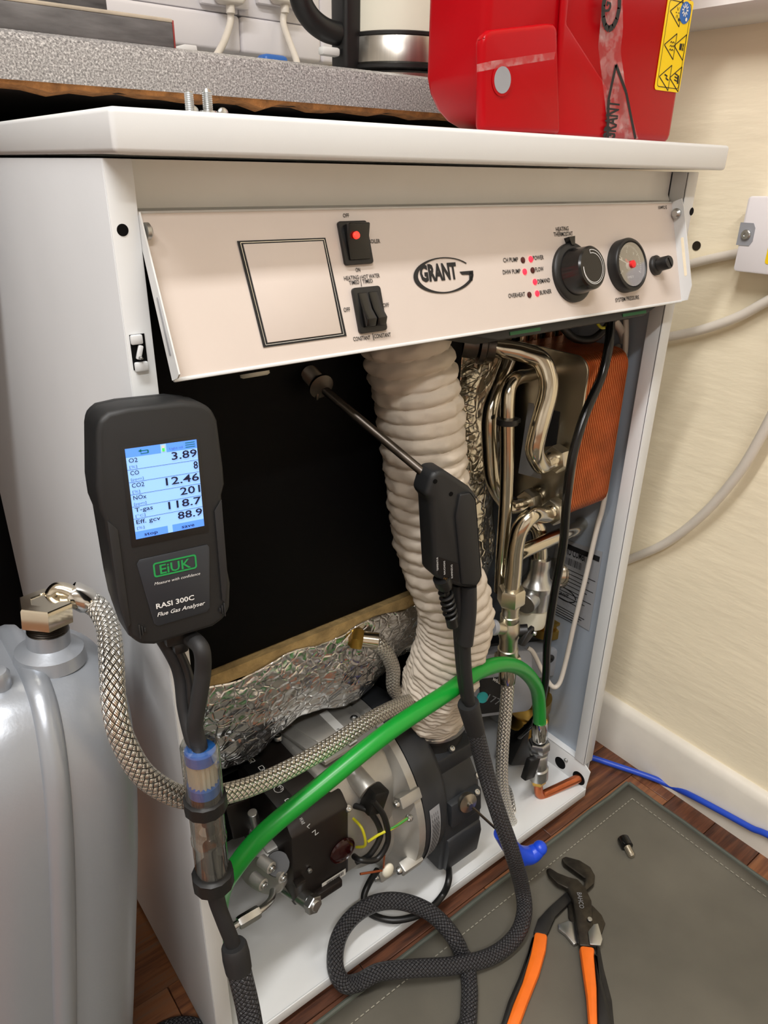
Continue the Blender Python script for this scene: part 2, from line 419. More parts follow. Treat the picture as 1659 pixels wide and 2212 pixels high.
# floor tray
b = MB(); b.span((XL + .014, .0205, .0235), (.602, .6, .0255), .0006); b.span((XL + .02, .0190, .0120), (.6025, .0215, .0268), .0011, 2)
tray = b.build('floor_tray', 'white', cab)
b = MB(); xr = .602
b.prism([(xr, .0205, .0245), (xr, .0175, .0605), (xr, .028, .0675), (xr, .3, .0675), (xr, .3, .0245)], (.0015, 0, 0), .0004); b.span((xr, .03, .0662), (XR - .004, .3, .068), .0004)
b.build('tray_upstand', 'white', tray)
for q, r in (((1210, 1648), .0100), ((1250, 1681), .0112)):
    c = P(*q, x=xr); MB().cyl(c + V((-.0006, 0, 0)), c + V((.0025, 0, 0)), r).build('pipe_hole', 'black_panel', tray)
screw('screw', P(1223, 1642, x=xr), (-1, 0, 0), .0035, tray)
for z in (.006,):
    for x in (.05, .57):
        for y in (.06, .55): MB().cyl((x, y, 0), (x, y, .0235), .012).build('foot', 'black', cab)
# holes, latch
def fpt(px, py, c=0): return P(px, py, y=YF - .001 - c)
for px, py, r in ((265, 497, .0038), (1494, 457, .0042)):
    c = fpt(px, py); MB().cyl(c + V((0, -.0003, 0)), c + V((0, .004, 0)), r).build('screw_hole', 'black_panel', cab)
c = fpt(299, 760)
MB().span(c + V((-.0045, -.0004, -.011)), c + V((.005, .001, .011)), 0).build('latch_slot', 'black_panel', cab)
la = MB().span(c + V((-.0045, -.003, .005)), c + V((.003, 0, .011)), .001)
la.span(c + V((-.004, -.003, -.012)), c + V((.0045, 0, -.006)), .001); la.box(c + V((0, -.002, 0)), (.003, .003, .009), Matrix.Rotation(.3, 3, 'Y'), .0008)
lt = la.build('latch', 'white', cab); screw('screw', c + V((-.0005, -.003, -.003)), (0, -1, 0), .0012, lt)
# studs and wing nut on the lid, behind its front edge
def lidpt(px, y): q = P(px, 245, y=y); return V((q.x, y, .8925))
st = thing('wing_nut', 'zinc wing nut on a threaded stud on the boiler lid', 'nut', lidpt(450, .07))
c = lidpt(450, .07)
def stud(b, c, h, r):
    prof = []; k = int(h / .0011)
    for i in range(k): prof += [(r, i * .0011), (r * .86, i * .0011 + .00055)]
    prof += [(r * .6, h)]; return b.lathe(prof, c, (0, 0, 1), 14)
stud(MB(), c, .0175, .0033).build('stud', 'zinc', st)
b = MB(); b.lathe([(.0085, 0), (.0085, .0015), (.006, .002), (.0055, .005)], c, (0, 0, 1), 20); b.ball(c + V((.0105, 0, .004)), .004, (1, .5, .9)); b.ball(c + V((-.0105, 0, .004)), .004, (1, .5, .9))
b.build('wing', 'zinc', st)
c = lidpt(411, .07)
stud(MB(), c, .0155, .003).build('threaded_stud', 'zinc', label='plain threaded zinc stud standing left of the wing nut on the lid', cat='stud')

# ================================================================== CONTROL PANEL (tilts out at the bottom)
A = Fr((.0205, .034, .8385), (1, 0, 0), (0, .31, .95))
FH = .0985; FWD = .5675
cp = thing('control_panel', 'beige control panel with switches, lamps, black knob and gauge, tilted outward', 'control panel', A(FWD / 2, -FH))
MB().prism(fpoly(A, [(0, 0), (FWD, 0), (FWD, -FH), (0, -FH)]), A.n * -.0012, 0).build('face', 'beige', cp)
b = MB(); b.box(A(FWD / 2, -FH - .001, -.0005), (FWD, .0026, .003), A.R(), .001, 2); b.box(A(FWD / 2, .0007, -.001), (FWD, .0016, .003), A.R(), .0006, 2)
b.build('edge_lip', 'white', cp)
MB().prism(fpoly(A, [(.26, -FH), (FWD - .02, -FH), (FWD - .05, -FH - .009), (.30, -FH - .009)], -.012), A.n * -.03, .001).build('circuit_box', 'dark_grey', cp)
for x in (.335, .50):
    q = A(x, -FH - .0055, -.0118); MB().box(q, (.04, .003, .0008), A.R(), 0).build('circuit_board', 'pcb', cp)
# side flanges folded forward
def flange(x, top):
    d = .0125
    pts = [(-top, .002), (-top * .2, .008), (-FH * .985, .0128), (-FH * 1.005, .009), (-FH * 1.01, 0), (-top, 0)] if x < .1 else [(.001, 0), (.0015, .011), (-.006, d), (-FH + .013, d + .0005), (-FH - .001, .007), (-FH - .001, 0)]
    return MB().prism([A(x, v, c) for v, c in pts], A.u * .001, 0)
fL = flange(-.001, .006).build('side_flange', 'white', cp)
fR = flange(FWD, .0).build('side_flange', 'white', cp)
b = MB(); b.prism([A(FWD - .0002, v, c) for v, c in rrect(-.075, .0062, -.036, .0092, .0014, 4)], A.u * .0014)
b.build('slot', 'wall', fR)
b = MB(); b.prism([A(-.0012, v, c) for v, c in rrect(-.085, .005, -.05, .008, .0014, 4)], A.u * .0014); b.build('slot', 'label_silver', fL)
q = A.px(317, 503); b = MB().lathe([(.0035, 0), (.005, .0008), (.005, .003), (.003, .0045)], q + A.n * .004 - A.u * .003, A.u, 16); b.build('screw', 'zinc', cp)
q = A.px(1459, 464); b = MB().lathe([(.0045, 0), (.0052, .0015), (.0052, .003), (.003, .005)], A(FWD, (q - A.o).dot(A.v), .005), -A.u, 16); b.build('screw', 'zinc', cp)
# drawn frame (blank programmer cover)
qs = [A.loc(*p) for p in ((511, 521), (702, 514), (748, 726), (568, 751))]; qi = [A.loc(*p) for p in ((524, 528), (696, 521), (736, 720), (577, 741))]
MB().prism([A(*q) for q in qi], A.n * .0012, .0004).build('blanking_plate', 'beige', cp)
b = MB(); k = len(b.v); b.v += [A(*q, .0006) for q in qs + qi]
for i in range(4): j = (i + 1) % 4; b.face((i, j, 4 + j, 4 + i))
b.build('plate_gasket', 'print_black', cp)
b = MB()
qj = [tuple(V(i) * .55 + V(o) * .45) for i, o in zip(qi, qs)]
for i in range(4): line(b, A, qj[i], qj[(i + 1) % 4], .00035, .0009)
b.build('gasket_highlight', 'chrome', cp)
# rocker switches
def switch(corners, name):
    pts = [A.loc(*p) for p in corners]; x0 = min(p[0] for p in pts); x1 = max(p[0] for p in pts); y0 = min(p[1] for p in pts); y1 = max(p[1] for p in pts)
    return x0, y0, x1, y1
x0, y0, x1, y1 = switch(((726, 482), (786, 478), (803, 569), (748, 574)), '')
sw = MB().prism(fpoly(A, rrect(x0, y0, x1, y1, .002)), A.n * .003, .0006).build('switch', 'black', cp, label='black rocker switch with glowing red neon')
xm = (x0 + x1) / 2; w = (x1 - x0) * .36
MB().prism([A(xm - w, v, c) for v, c in ((y0 + .003, .002), (y0 + .003, .0045), ((y0 + y1) / 2, .006), (y1 - .004, .011), (y1 - .003, .010), (y1 - .003, .002))], A.u * 2 * w, .0005).build('rocker', 'black_gloss', sw)
q = A.px(770, 508, .0105); MB().lathe([(.0025, -.001), (.0025, .0008), (.0015, .0014)], q, A.n, 16).build('neon', 'neon_on', sw)
x0, y0, x1, y1 = switch(((757, 626), (816, 618), (833, 714), (774, 722)), '')
sw = MB().prism(fpoly(A, rrect(x0, y0, x1, y1, .0025)), A.n * .003, .0006).build('switch', 'black', cp, label='black double rocker switch')
xm = (x0 + x1) / 2
for s in (-1, 1):
    c0 = xm + s * (x1 - x0) * .19; w = (x1 - x0) * .165
    MB().prism([A(c0 - w, v, c) for v, c in ((y0 + .004, .002), (y0 + .004, .007), (y0 + .009, .010), ((y0 + y1) / 2, .006), (y1 - .004, .0035), (y1 - .004, .002))], A.u * 2 * w, .0004).build('rocker', 'black_gloss', sw)
# lamps
for px, py, on in ((1129, 562, 0), (1146, 560, 1), (1133, 587, 1), (1150, 584, 0), (1155, 609, 1), (1143, 637, 0), (1160, 634, 1)):
    q = A.px(px, py); MB().lathe([(.0026, -.001), (.0026, .0006), (.0016, .0012)], q, A.n, 16).build('indicator_lamp', 'led_on' if on else 'led_off', cp, label='lit red indicator lamp' if on else 'unlit dark indicator lamp')
# thermostat knob
kc = A.px(1234, 590); r1 = .0265
MB().lathe([(r1, 0), (r1, .003), (r1 - .002, .005), (.0205, .0055), (.0205, .0052)], kc, A.n, 48).build('knob_base', 'black', cp)
kn = MB().lathe([(.0215, 0), (.0205, .004), (.0195, .012), (.0188, .019), (.0172, .0205), (.01, .0205)], kc + A.n * .004, A.n, 48).build('knob', 'black_gloss', cp)
MB().prism([A(*p) for p in ((A.loc(1218, 515)), (A.loc(1231, 513)), (A.loc(1231, 532)), (A.loc(1224, 532)))], A.n * .006, 0).build('pointer', 'black_gloss', kn)
b = MB(); n = 40; kf = Fr(kc + A.n * .0248, A.u, A.v); pr = None
for i in range(n):
    a = math.radians(100 - 285 * i / n); a2 = math.radians(100 - 285 * (i + 1) / n); w0 = .0024 * (1 - i / n) + .0005; w1 = .0024 * (1 - (i + 1) / n) + .0005
    for rr, rr1 in ((.0138 + w0 * .5, .0138 + w1 * .5), (.0138 - w0 * .5, .0138 - w1 * .5)):
        line(b, kf, (rr * math.cos(a), rr * math.sin(a)), (rr1 * math.cos(a2), rr1 * math.sin(a2)), .0005)
a = math.radians(100); line(b, kf, (.0124 * math.cos(a), .0124 * math.sin(a)), (.0153 * math.cos(a), .0153 * math.sin(a)), .0005)
b.build('dial_marking', 'print_white', kn)
# pressure gauge
gc = A.px(1346, 576); gr = .0252
ga = MB().lathe([(gr, 0), (gr, .009), (gr - .001, .0105), (gr - .003, .011), (gr - .0045, .0095), (gr - .005, .0062)], gc, A.n, 48).build('gauge', 'black', cp, label='round black pressure gauge with red pointer')
gf = Fr(gc + A.n * .0066, A.u, A.v)
MB().prism(fpoly(gf, circ((0, 0), gr - .005, 40)), A.n * .0004).build('dial', 'charcoal', ga)
b = MB()
for i in range(41):
    a = math.radians(205 - 230 * i / 40); r0 = .0172 if i % 10 else .0155
    line(b, gf, (r0 * math.cos(a), r0 * math.sin(a)), (.0188 * math.cos(a), .0188 * math.sin(a)), .0004 if i % 10 else .0007, .0006)
line(b, gf, (0, 0), (.0175 * math.cos(math.radians(158)), .0175 * math.sin(math.radians(158))), .0009, .0012)
b.build('scale', 'print_white', ga)
for s, a in (('0', 203), ('1', 150), ('2', 100), ('3', 52), ('4', 0)):
    a = math.radians(a); c = (.0132 * math.cos(a), .0132 * math.sin(a)); T(s, gf(c[0] - .0009, c[1] - .0012), gf(c[0] + .0009, c[1] - .0012), .0024, A.n, 'print_white', ga, 'number', .0007)
T('IMIT', gf(-.005, -.0125), gf(.005, -.0125), .0022, A.n, 'print_white', ga, 'lettering', .0007)
b = MB(); line(b, gf, (0, 0), (-.0075, .0055), .0022, .002); b.lathe([(.0036, 0), (.0036, .0045), (.002, .005)], gf(0, 0, .001), A.n, 20); b.build('pointer', 'needle_red', ga)
MB().lathe([(.004, 0), (.003, .002)], gf(-.0022, -.0008, .0008), A.n, 18).build('pointer_hub', 'print_white', ga)
b = MB(); b.prism(fpoly(gf, circ((0, 0), gr - .0046, 40), .0034), A.n * .0005); b.build('glass', 'clear', ga)
# reset button
rc = A.px(1414, 574)
rb = MB().lathe([(.0098, 0), (.0098, .003), (.0085, .0045), (.0068, .005), (.0066, .016), (.006, .0172)], rc, A.n, 32).build('reset_button', 'black', cp)
MB().box(rc + A.n * .0173, (.0011, .0095, .0006), A.R() @ Matrix.Rotation(.5, 3, 'Z'), 0).build('screw_slot', 'black_panel', rb)
# printing
def FT(s, a, c, h, bold=.012, m='print_black'):
    p0, p1 = A.px(*a), A.px(*c); return T(s, p0, p1, h, A.n, m, cp, eps=.0005, bold=bold)
h = .0031
FT('OFF', (741, 470), (754, 469.5), h * .85); FT('BOILER', (797, 526), (821, 525), h * .9); FT('ON', (768, 587.5), (778, 587), h * .9)
FT('HEATING', (743, 606), (775, 603), h * .9); FT('TIMED', (754, 615.5), (776, 613), h * .9); FT('HOT WATER', (781, 603), (820, 599), h * .9); FT('TIMED', (783, 612.5), (805, 610.5), h * .9)
FT('OFF', (742, 674), (756, 673), h * .95); FT('OFF', (827, 664), (840, 663), h * .95); FT('CONSTANT', (763, 737), (800, 733.5), h * .95); FT('CONSTANT', (808, 731), (844, 727), h * .95)
FT('CH PUMP', (1087, 567), (1119, 565), h * 1.15); FT('POWER', (1151, 562), (1174, 560), h * 1.15); FT('DHW PUMP', (1086, 593), (1124, 590), h * 1.15); FT('FLOW', (1156, 587), (1174, 585), h * 1.15)
FT('DEMAND', (1161, 613), (1188, 609), h * 1.15); FT('OVERHEAT', (1098, 644), (1134, 640), h * 1.15); FT('BURNER', (1166, 637), (1191, 633), h * 1.15)
FT('HEATING', (1201, 500), (1228, 498), h * 1.15); FT('THERMOSTAT', (1196, 511), (1237, 509), h * 1.15); FT('SYSTEM PRESSURE', (1329, 653), (1380, 646), h * 1.2); FT('10492 E', (1422, 452), (1440, 451), h)
b = MB(); line(b, A, A.loc(777, 596), A.loc(780, 619), .0005, .0006); line(b, A, A.loc(804, 720), A.loc(807, 735), .0005, .0006); b.build('divider', 'print_black', cp)
# emblem: name in an open oval
lc = A.loc(957, 595); e0 = A.loc(892, 598); e1 = A.loc(1022, 592); e2 = A.loc(955, 556); e3 = A.loc(960, 634)
rx = (e1[0] - e0[0]) / 2; ry = (e2[1] - e3[1]) / 2; lc = ((e0[0] + e1[0]) / 2, (e2[1] + e3[1]) / 2)
b = MB(); n = 60; pts = []
for i in range(n + 1):
    a = math.radians(35 + 320 * i / n); th = .0011 + .0026 * max(0, math.cos(a - math.radians(185))) ** 1.5 + (.0016 * max(0, math.cos(a - math.radians(320))) ** 4)
    o_ = (lc[0] + rx * math.cos(a), lc[1] + ry * math.sin(a)); i_ = (lc[0] + (rx - th * 1.25) * math.cos(a), lc[1] + (ry - th * .75) * math.sin(a)); pts.append((o_, i_))
for p, q in zip(pts, pts[1:]): b.poly(fpoly(A, [p[0], q[0], q[1], p[1]], .0006))
ax, ay = lc[0] + rx * .40, lc[1] - ry * .02
b.poly(fpoly(A, [(lc[0] + rx * .52, ay + .002), (lc[0] + rx * 1.0, ay + .002), (lc[0] + rx * .99, ay - .0012), (lc[0] + rx * .60, ay - .0005)], .0006))
b.poly(fpoly(A, [(lc[0] + rx * .86, ay + .001), (lc[0] + rx * 1.0, ay + .001), (lc[0] + rx * .93, ay - ry * .42), (lc[0] + rx * .80, ay - ry * .5)], .0006))
b.build('emblem', 'print_black', cp)
FT('GRANT', (909, 608), (988, 601), .0118, .045)
# shallow stains are in the strip above; small oval vent tab under the panel
MB().lathe([(.011, 0), (.011, .002), (.009, .003)], P(550, 805, y=.05), (0, -.3, -1), 24).build('plastic_plug', 'ivory', cp)

# ================================================================== INSIDE THE CASING
bb_ = thing('heat_exchanger_body', 'black painted boiler body filling the upper left of the casing', 'boiler body', (.22, .3, .03))
MB().span((.026, .12, .425), (.385, .48, .83), .003).build('front_door', 'black_panel', bb_)
MB().span((.026, .23, .06), (.385, .48, .424), .002).build('lower_body', 'black_panel', bb_)
b = MB()
for i in range(4): z = .25 - i * .026; b.span((.03, .205, z), (.155, .229, z + .009), .002)
b.build('vent_grille', 'black', bb_)
# probe port in the door
pp = P(668, 806, y=.119); pe = P(697, 838, y=.095)
b = MB(); d = (pe - pp); L = d.length; prof = []
for i in range(16): prof += [(.008, L * .8 * i / 16), (.0072, L * .8 * (i + .5) / 16)]
prof += [(.0075, L * .82), (.0115, L * .84), (.0115, L * .93), (.006, L)]
b.lathe(prof, pp, d, 24)
port = b.build('sampling_cone', 'dark_steel', None, 'small ribbed metal sampling cone screwed into the black boiler door', 'probe cone')
b2 = MB(); c = P(684, 850, y=.1); b2.ball(c, .004, (.5, .7, 1.6)); b2.build('thumb_screw', 'dark_steel', port)
# fibre strip + foil blanket under the door
b = MB(); n = 40; k0 = len(b.v)
for i in range(n + 1):
    t = i / n; x = .03 + .34 * t; h = .006 + .007 * noise.noise((x * 20, 1, 2)) + .008 * math.sin(PI * t)
    for y, z in ((.113, .4245), (.113, .4245 - h - .004), (.20, .4245 - h - .004), (.20, .4245)): b.v.append(V((x, y, z)))
for i in range(n):
    for j in range(4): a = k0 + i * 4; b.face((a + j, a + (j + 1) % 4, a + 4 + (j + 1) % 4, a + 4 + j))
b.build('fibre_edge', 'fibre', bb_)
def foil_sheet(fn, nu, nv, name, m, parent, amp, sc, label=None):
    b = MB()
    for i in range(nu + 1):
        for j in range(nv + 1):
            p, nn = fn(i / nu, j / nv); d = amp * (noise.noise(p * sc) + .6 * noise.noise(p * sc * 2.7) + .5 * abs(noise.noise(p * sc * 1.3 + V((5, 2, 1)))))
            b.v.append(p + nn * d)
    for i in range(nu):
        for j in range(nv): a = i * (nv + 1) + j; b.face((a, a + 1, a + nv + 2, a + nv + 1))
    o = b.build(name, m, parent, smooth=70, label=label); md = o.modifiers.new('thick', 'SOLIDIFY'); md.thickness = .0012; md.offset = -1; return o
def f1(u, v):
    x = .024 + u * .385; top = .413 + .004 * math.sin(u * 23) ; bot = .285 + .035 * u + .012 * math.sin(u * 17 + 1)
    return V((x, .1115 + .03 * v * v - .014 * math.sin(u * PI) * v, top + (bot - top) * v)), V((0, -1, 0))
foil_sheet(f1, 130, 56, 'foil_blanket', 'foil', bb_, .0030, 34)
# quilted foil jacket of the store tank right of the duct
sj = thing('insulated_store', 'foil wrapped insulated store behind the nickel pipes', 'insulated tank', (.45, .3, .03))
def f2(u, v):
    x = .392 + u * .095; z = .80 - v * .66
    return V((x, .150 - .012 * math.sin(u * PI) + .004 * math.sin(v * 30), z)), V((0, -1, 0))
foil_sheet(f2, 30, 150, 'foil_jacket', 'foil_warm', sj, .0032, 30)
MB().span((.390, .165, .06), (.486, .47, .80), .004).build('core', 'black_panel', sj)
b = MB(); zz = .755
for i in range(34):
    z = zz - i * .0105; p0 = V((.408, .1375, z)); p1 = V((.424, .135, z - .0055)); p2 = V((.408, .1375, z - .0105))
    b.tube([p0, p1], .0006, 5); b.tube([p1, p2], .0006, 5)
b.build('stitching', 'chrome', sj)

# ---------------------------------------------------------------- corrugated air duct
ctr = path((868, 700, .088), (882, 760, .084), (905, 880, .078), (918, 1000, .074), (930, 1120, .072), (950, 1215, .067), (978, 1292, .060), (985, 1355, .058), (962, 1432, .066), (938, 1502, .085), (936, 1560, .10))
ctr[-1] = V((.352, .102, .236)); pts = smoothp(ctr, 40)
R0 = .0405; pit = .0150
def duct_r(L, a, i):
    f = i / len(pts); p = pit * (1 if f < .55 else max(.42, 1 - (f - .55) * 2.1))
    duct_r.ph = duct_r.ph if i == duct_r.li else duct_r.ph + (L - duct_r.lL) / p
    if i != duct_r.li: duct_r.li = i; duct_r.lL = L
    ph = duct_r.ph + a / (2 * PI)
    s = abs(math.sin(PI * ph))
    wr = noise.noise((math.cos(a) * 3.2, math.sin(a) * 3.2, L * 60)) * .055 + noise.noise((math.cos(a) * 7, math.sin(a) * 7, L * 150 + a * 2)) * .028
    k = min(1, max(0, (.985 - f) * 25)); return .98 + k * (-.055 + .115 * s ** .55 + wr * (.4 + s) * (1.5 if f > .8 else 1))
duct_r.ph = 0; duct_r.li = 0; duct_r.lL = 0
MB().tube(pts, R0, 56, False, duct_r).build('air_duct', 'duct', None, 'beige ribbed flexible air duct curving down to the burner', 'duct', smooth=75)

# ---------------------------------------------------------------- burner
bu = thing('burner', 'oil burner with cast aluminium body, black control box and air box', 'burner', (.23, .12, .0315))
yc, zc, R = .142, .150, .118
b = MB(); b.lathe([(.05, 0), (.082, .003), (.09, .012), (.096, .045), (R - .008, .054), (R, .06), (R + .004, .062), (R + .004, .072), (R, .074)], (.204, yc, zc), (1, 0, 0), 64)
fan = b.build('fan_housing', 'cast', bu)
b = MB()
for a in (150, 200, 235, 262):
    q = math.radians(a); c = V((.262, yc + (R + .001) * math.cos(q), zc + (R + .001) * math.sin(q))); MB().box(c, (.03, .014, .014), Matrix.Rotation(q, 3, 'X'), .002).build('boss', 'cast', fan)
for a in (150, 200, 235, 262):
    q = math.radians(a); c = V((.2625, yc + (R + .001) * math.cos(q), zc + (R + .001) * math.sin(q))); screw('screw', c + V((-.016, 0, 0)), (-1, 0, 0), .0045, fan, h=.005)
# raised ribs on the casting
b = MB()
for r_ in (.076, .062):
    k = [(.2035, yc + r_ * math.cos(math.radians(a)), zc + r_ * math.sin(math.radians(a))) for a in range(110, 290, 6)]; b.tube(k, .0022, 6)
b.build('rib', 'cast', fan)
b = MB(); b.lathe([(R + .003, 0), (R + .004, .012), (R, .034), (R - .012, .046), (.07, .05)], (.278, yc, zc), (1, 0, 0), 64)
cov = b.build('fan_cover', 'dark_grey', bu)
# black air box on the right with collar
b = MB(); pr = [(.034, .045), (.030, .11), (.040, .165), (.062, .195), (.19, .20), (.20, .045)]
b.prism([V((.318, y, z)) for y, z in pr], (.066, 0, 0), .006, 3)
box = b.build('air_box', 'dark_grey', bu)
b = MB(); b.prism([V((.300, y, z)) for y, z in ((.055, .188), (.055, .214), (.165, .214), (.165, .188))], (.088, 0, 0), .004)
b.build('box_lid', 'dark_grey', box)
b = MB(); b.prism([V((.322, y, z)) for y, z in ((.028, .05), (.024, .09), (.028, .105), (.04, .105), (.04, .05))], (.058, 0, 0), .003); b.prism([V((.326, y, z)) for y, z in ((.026, .125), (.03, .16), (.05, .16), (.05, .125))], (.052, 0, 0), .003)
b.build('box_rib', 'dark_grey', box)
b = MB(); b.lathe([(.046, 0), (.042, .006), (.041, .022), (.044, .024), (.044, .034), (.041, .036)], (.352, .103, .205), (0, 0, 1), 40)
b.build('duct_collar', 'black', bu)
b = MB(); b.lathe([(.044, 0), (.0455, .001), (.0455, .009), (.044, .01)], (.352, .103, .233), (0, 0, 1), 40); b.build('hose_clamp', 'zinc', bu)
for px, py, y in ((975, 1618, .06), (1031, 1676, .034), (1029, 1712, .03)): screw('screw', P(px, py, y=y), (0, -.5, .8), .0042, bu, h=.004)
# damper knob and rating label on the cover
kc2 = P(1009, 1733, y=.026); kn2 = MB().lathe([(.012, -.004), (.013, 0), (.0125, .003), (.004, .005), (.003, .009)], kc2, (-.15, -1, .2), 28).build('damper_dial', 'steel_plate', bu)
# rating label on the curved cover (y-z curve)
lab = []; x0_, x1_ = .2835, .3005
def covpt(x, a): q = math.radians(a); r_ = R + .0048 - (.004 * max(0, (x - .290) / .022)); return V((x, yc + r_ * math.cos(q), zc + r_ * math.sin(q)))
b = MB(); n = 16; ks = len(b.v)
for i in range(n + 1):
    a = 163 + 56 * i / n; b.v += [covpt(x0_, a), covpt(x1_, a)]
for i in range(n): b.face((ks + 2 * i, ks + 2 * i + 1, ks + 2 * i + 3, ks + 2 * i + 2))
rl = b.build('rating_label', 'label_silver', cov)
b = MB()
for i in range(12):
    xx = x0_ + .002 + .0011 * i
    a0 = 166 + (i % 3) * 4; a1 = 197 + (i * 7 % 5) * 4
    for a in range(a0, a1, 3):
        s = [covpt(xx, a), covpt(xx + .0005, a), covpt(xx + .0005, a + 2.3), covpt(xx, a + 2.3)]; b.poly([p + V((0, (p.y - yc) * .004, (p.z - zc) * .004)) for p in s])
b.build('fine_print', 'print_black', rl)
# cast aluminium body
b = MB(); bx0, bx1 = .150, .252
top = [(.178, .268), (.075, .262), (.055, .235), (.05, .17), (.07, .10), (.178, .08)]
b.prism([V((bx0 + .016, y, z)) for y, z in top], (bx1 - bx0 - .012, 0, 0), .008, 3)
body = b.build('cast_body', 'cast', bu)
b = MB(); b.prism([V((x, y, .268)) for x, y in ((bx0 + .012, .182), (bx1 + .006, .182), (bx1 + .006, .09), (bx0 + .03, .086))], (0, 0, .006), .002)
b.build('top_plate', 'cast', body)
b = MB(); b.prism([V((x, y, .2738)) for x, y in ((.178, .170), (.246, .170), (.246, .112), (.19, .112))], (0, 0, .003), .0012)
tp = b.build('raised_pad', 'cast', body)
q = [P(*p, z=.2772) for p in ((690, 1543), (706, 1534), (772, 1600), (756, 1611))]
lb = MB().prism(q, (0, 0, .0004)).build('sticker', 'label_white', body)
T('97325', P(738, 1574, z=.2778), P(752, 1589, z=.2778), .003, (0, 0, 1), 'print_black', body, 'fine_print')
T('FC09062', P(727, 1576, z=.2778), P(750, 1600, z=.2778), .003, (0, 0, 1), 'print_black', body, 'fine_print')
for px, py in ((670, 1506), (765, 1556), (600, 1595)): screw('screw', P(px, py, z=.274), (0, 0, 1), .0055, body, h=.005)
MB().box((.215, .194, .262), (.13, .012, .05), None, .002).build('mounting_flange', 'cast', body)
# black control box
cb0 = V((.113, .050, .130)); cb1 = V((.186, .168, .2545))
b = MB(); b.prism([V((cb0.x, y, z)) for y, z in ((.050, .236), (.050, .132), (.168, .132), (.168, .2555), (.075, .2545), (.06, .247))], (cb1.x - cb0.x, 0, 0), .003, 2)
ctl = b.build('control_box', 'burner_black', bu)
MB().span((.112, .066, .2535), (.134, .172, .2585), .0015).build('symbol_strip', 'black', ctl)
MB().span((.132, .07, .254), (.184, .164, .2575), .002).build('cover_plate', 'burner_black', ctl)
zt = .2590
def sym(pts, px, py, w=.0009, sc=.0052):
    o = P(px, py, z=zt); F = Fr(o, (0, -1, 0), (1, 0, 0)); b = MB()
    for a, c in pts: line(b, F, (a[0] * sc, a[1] * sc), (c[0] * sc, c[1] * sc), w)
    b.build('symbol', 'print_white', ctl)
R_ = lambda a, b_, c, d: [((a, b_), (c, b_)), ((c, b_), (c, d)), ((c, d), (a, d)), ((a, d), (a, b_))]
sym(R_(-.5, -.3, .5, .3) + [((-.3, -.3), (-.5, -.9)), ((0, -.3), (0, -.9)), ((.3, -.3), (.5, -.9))], 546, 1642)
sym(R_(-.6, -.5, .5, .5) + [((.5, .2), (.9, .2)), ((.5, -.2), (.9, -.2))], 565, 1659)
sym([((math.cos(i * .7), math.sin(i * .7)), (math.cos(i * .7 + .7), math.sin(i * .7 + .7))) for i in range(9)], 602, 1704)
T('M', P(599, 1701, z=zt), P(606, 1708, z=zt), .004, (0, 0, 1), 'print_white', ctl, 'symbol')
sym(R_(-.8, -.4, .8, .4) + [((-.4, -.4), (-.4, .4)), ((0, -.4), (0, .4)), ((.4, -.4), (.4, .4))], 623, 1732)
T('L', P(662, 1787, z=.25), P(668, 1791, z=.25), .005, (0, -.3, 1), 'print_white', ctl, 'letter', .001)
T('N', P(673, 1799, z=.25), P(681, 1806, z=.25), .005, (0, -.3, 1), 'print_white', ctl, 'letter', .001)
T('WAR', P(645, 1772, z=.253), P(652, 1786, z=.253), .004, (0, -.1, 1), 'print_white', ctl, 'letter', .003)
fb = Fr((cb0.x, .0495, .132), (1, 0, 0), (0, 0, 1))
MB().lathe([(.0155, -.002), (.0165, .001), (.0155, .003), (.0145, .0015), (.014, .0018), (.012, .0035), (.005, .005)], fb.px(739, 1836), fb.n, 36).build('reset_button', 'dark_red', ctl)
q0, q1 = fb.px(695, 1921), fb.px(746, 1888)
F2 = Fr(q0, q1 - q0, (0, 0, 1)); Lw = (q1 - q0).length
MB().prism(fpoly(F2, [(0, 0), (Lw, 0), (Lw, .0095), (0, .0095)], .0004), F2.n * .0004).build('barcode_label', 'label_white', ctl)
b = MB(); x = .006; rr = random.Random(3)
while x < Lw - .003: w = rr.choice((.0004, .0007, .001)); b.poly(fpoly(F2, [(x, .003), (x + w, .003), (x + w, .008), (x, .008)], .0011)); x += w + rr.choice((.0005, .0008))
b.build('barcode', 'print_black', ctl)
MB().box(fb(.034, .000, .002), (.05, .010, .012), None, .002).build('lower_tab', 'burner_black', ctl)
screw('screw', P(751, 1746, y=.052), (0, -.7, .7), .0042, ctl, h=.004); screw('screw', P(668, 1879, y=.049), (0, -1, 0), .003, ctl, h=.003)
MB().box(fb(.005, .040, .003), (.012, .008, .006), None, .001).build('clip', 'burner_black', ctl)
# oil pump, pressure pipe and solenoid at lower left
pc = P(560, 1885, y=.085)
b = MB(); b.lathe([(.028, 0), (.030, .003), (.030, .026), (.026, .03)], pc + V((.0, 0, -.004)), (.85, .5, 0), 40); b.box(pc + V((.028, .02, .002)), (.04, .05, .052), None, .004)
pu = b.build('oil_pump', 'cast', bu)
for px, py in ((563, 1857), (546, 1893), (588, 1878)):
    c = P(px, py, y=.068); MB().cyl(c, c + V((.004, -.016, 0)), .0065).build('pump_boss', 'cast', pu); screw('screw', c + V((.004, -.016, 0)), (.2, -1, 0), .004, pu)
a_ = P(606, 1905, y=.085); e_ = P(682, 1957, y=.030)
b = MB(); b.cyl(a_, a_ + (e_ - a_) * .86, .0092, 28); b.build('solenoid', 'zinc', pu)
b = MB(); b.hexa(a_ + (e_ - a_) * .84, e_, .0108); b.cyl(e_ - (e_ - a_) * .02, e_ + (e_ - a_) * .03, .006); b.build('end_cap', 'zinc', pu)
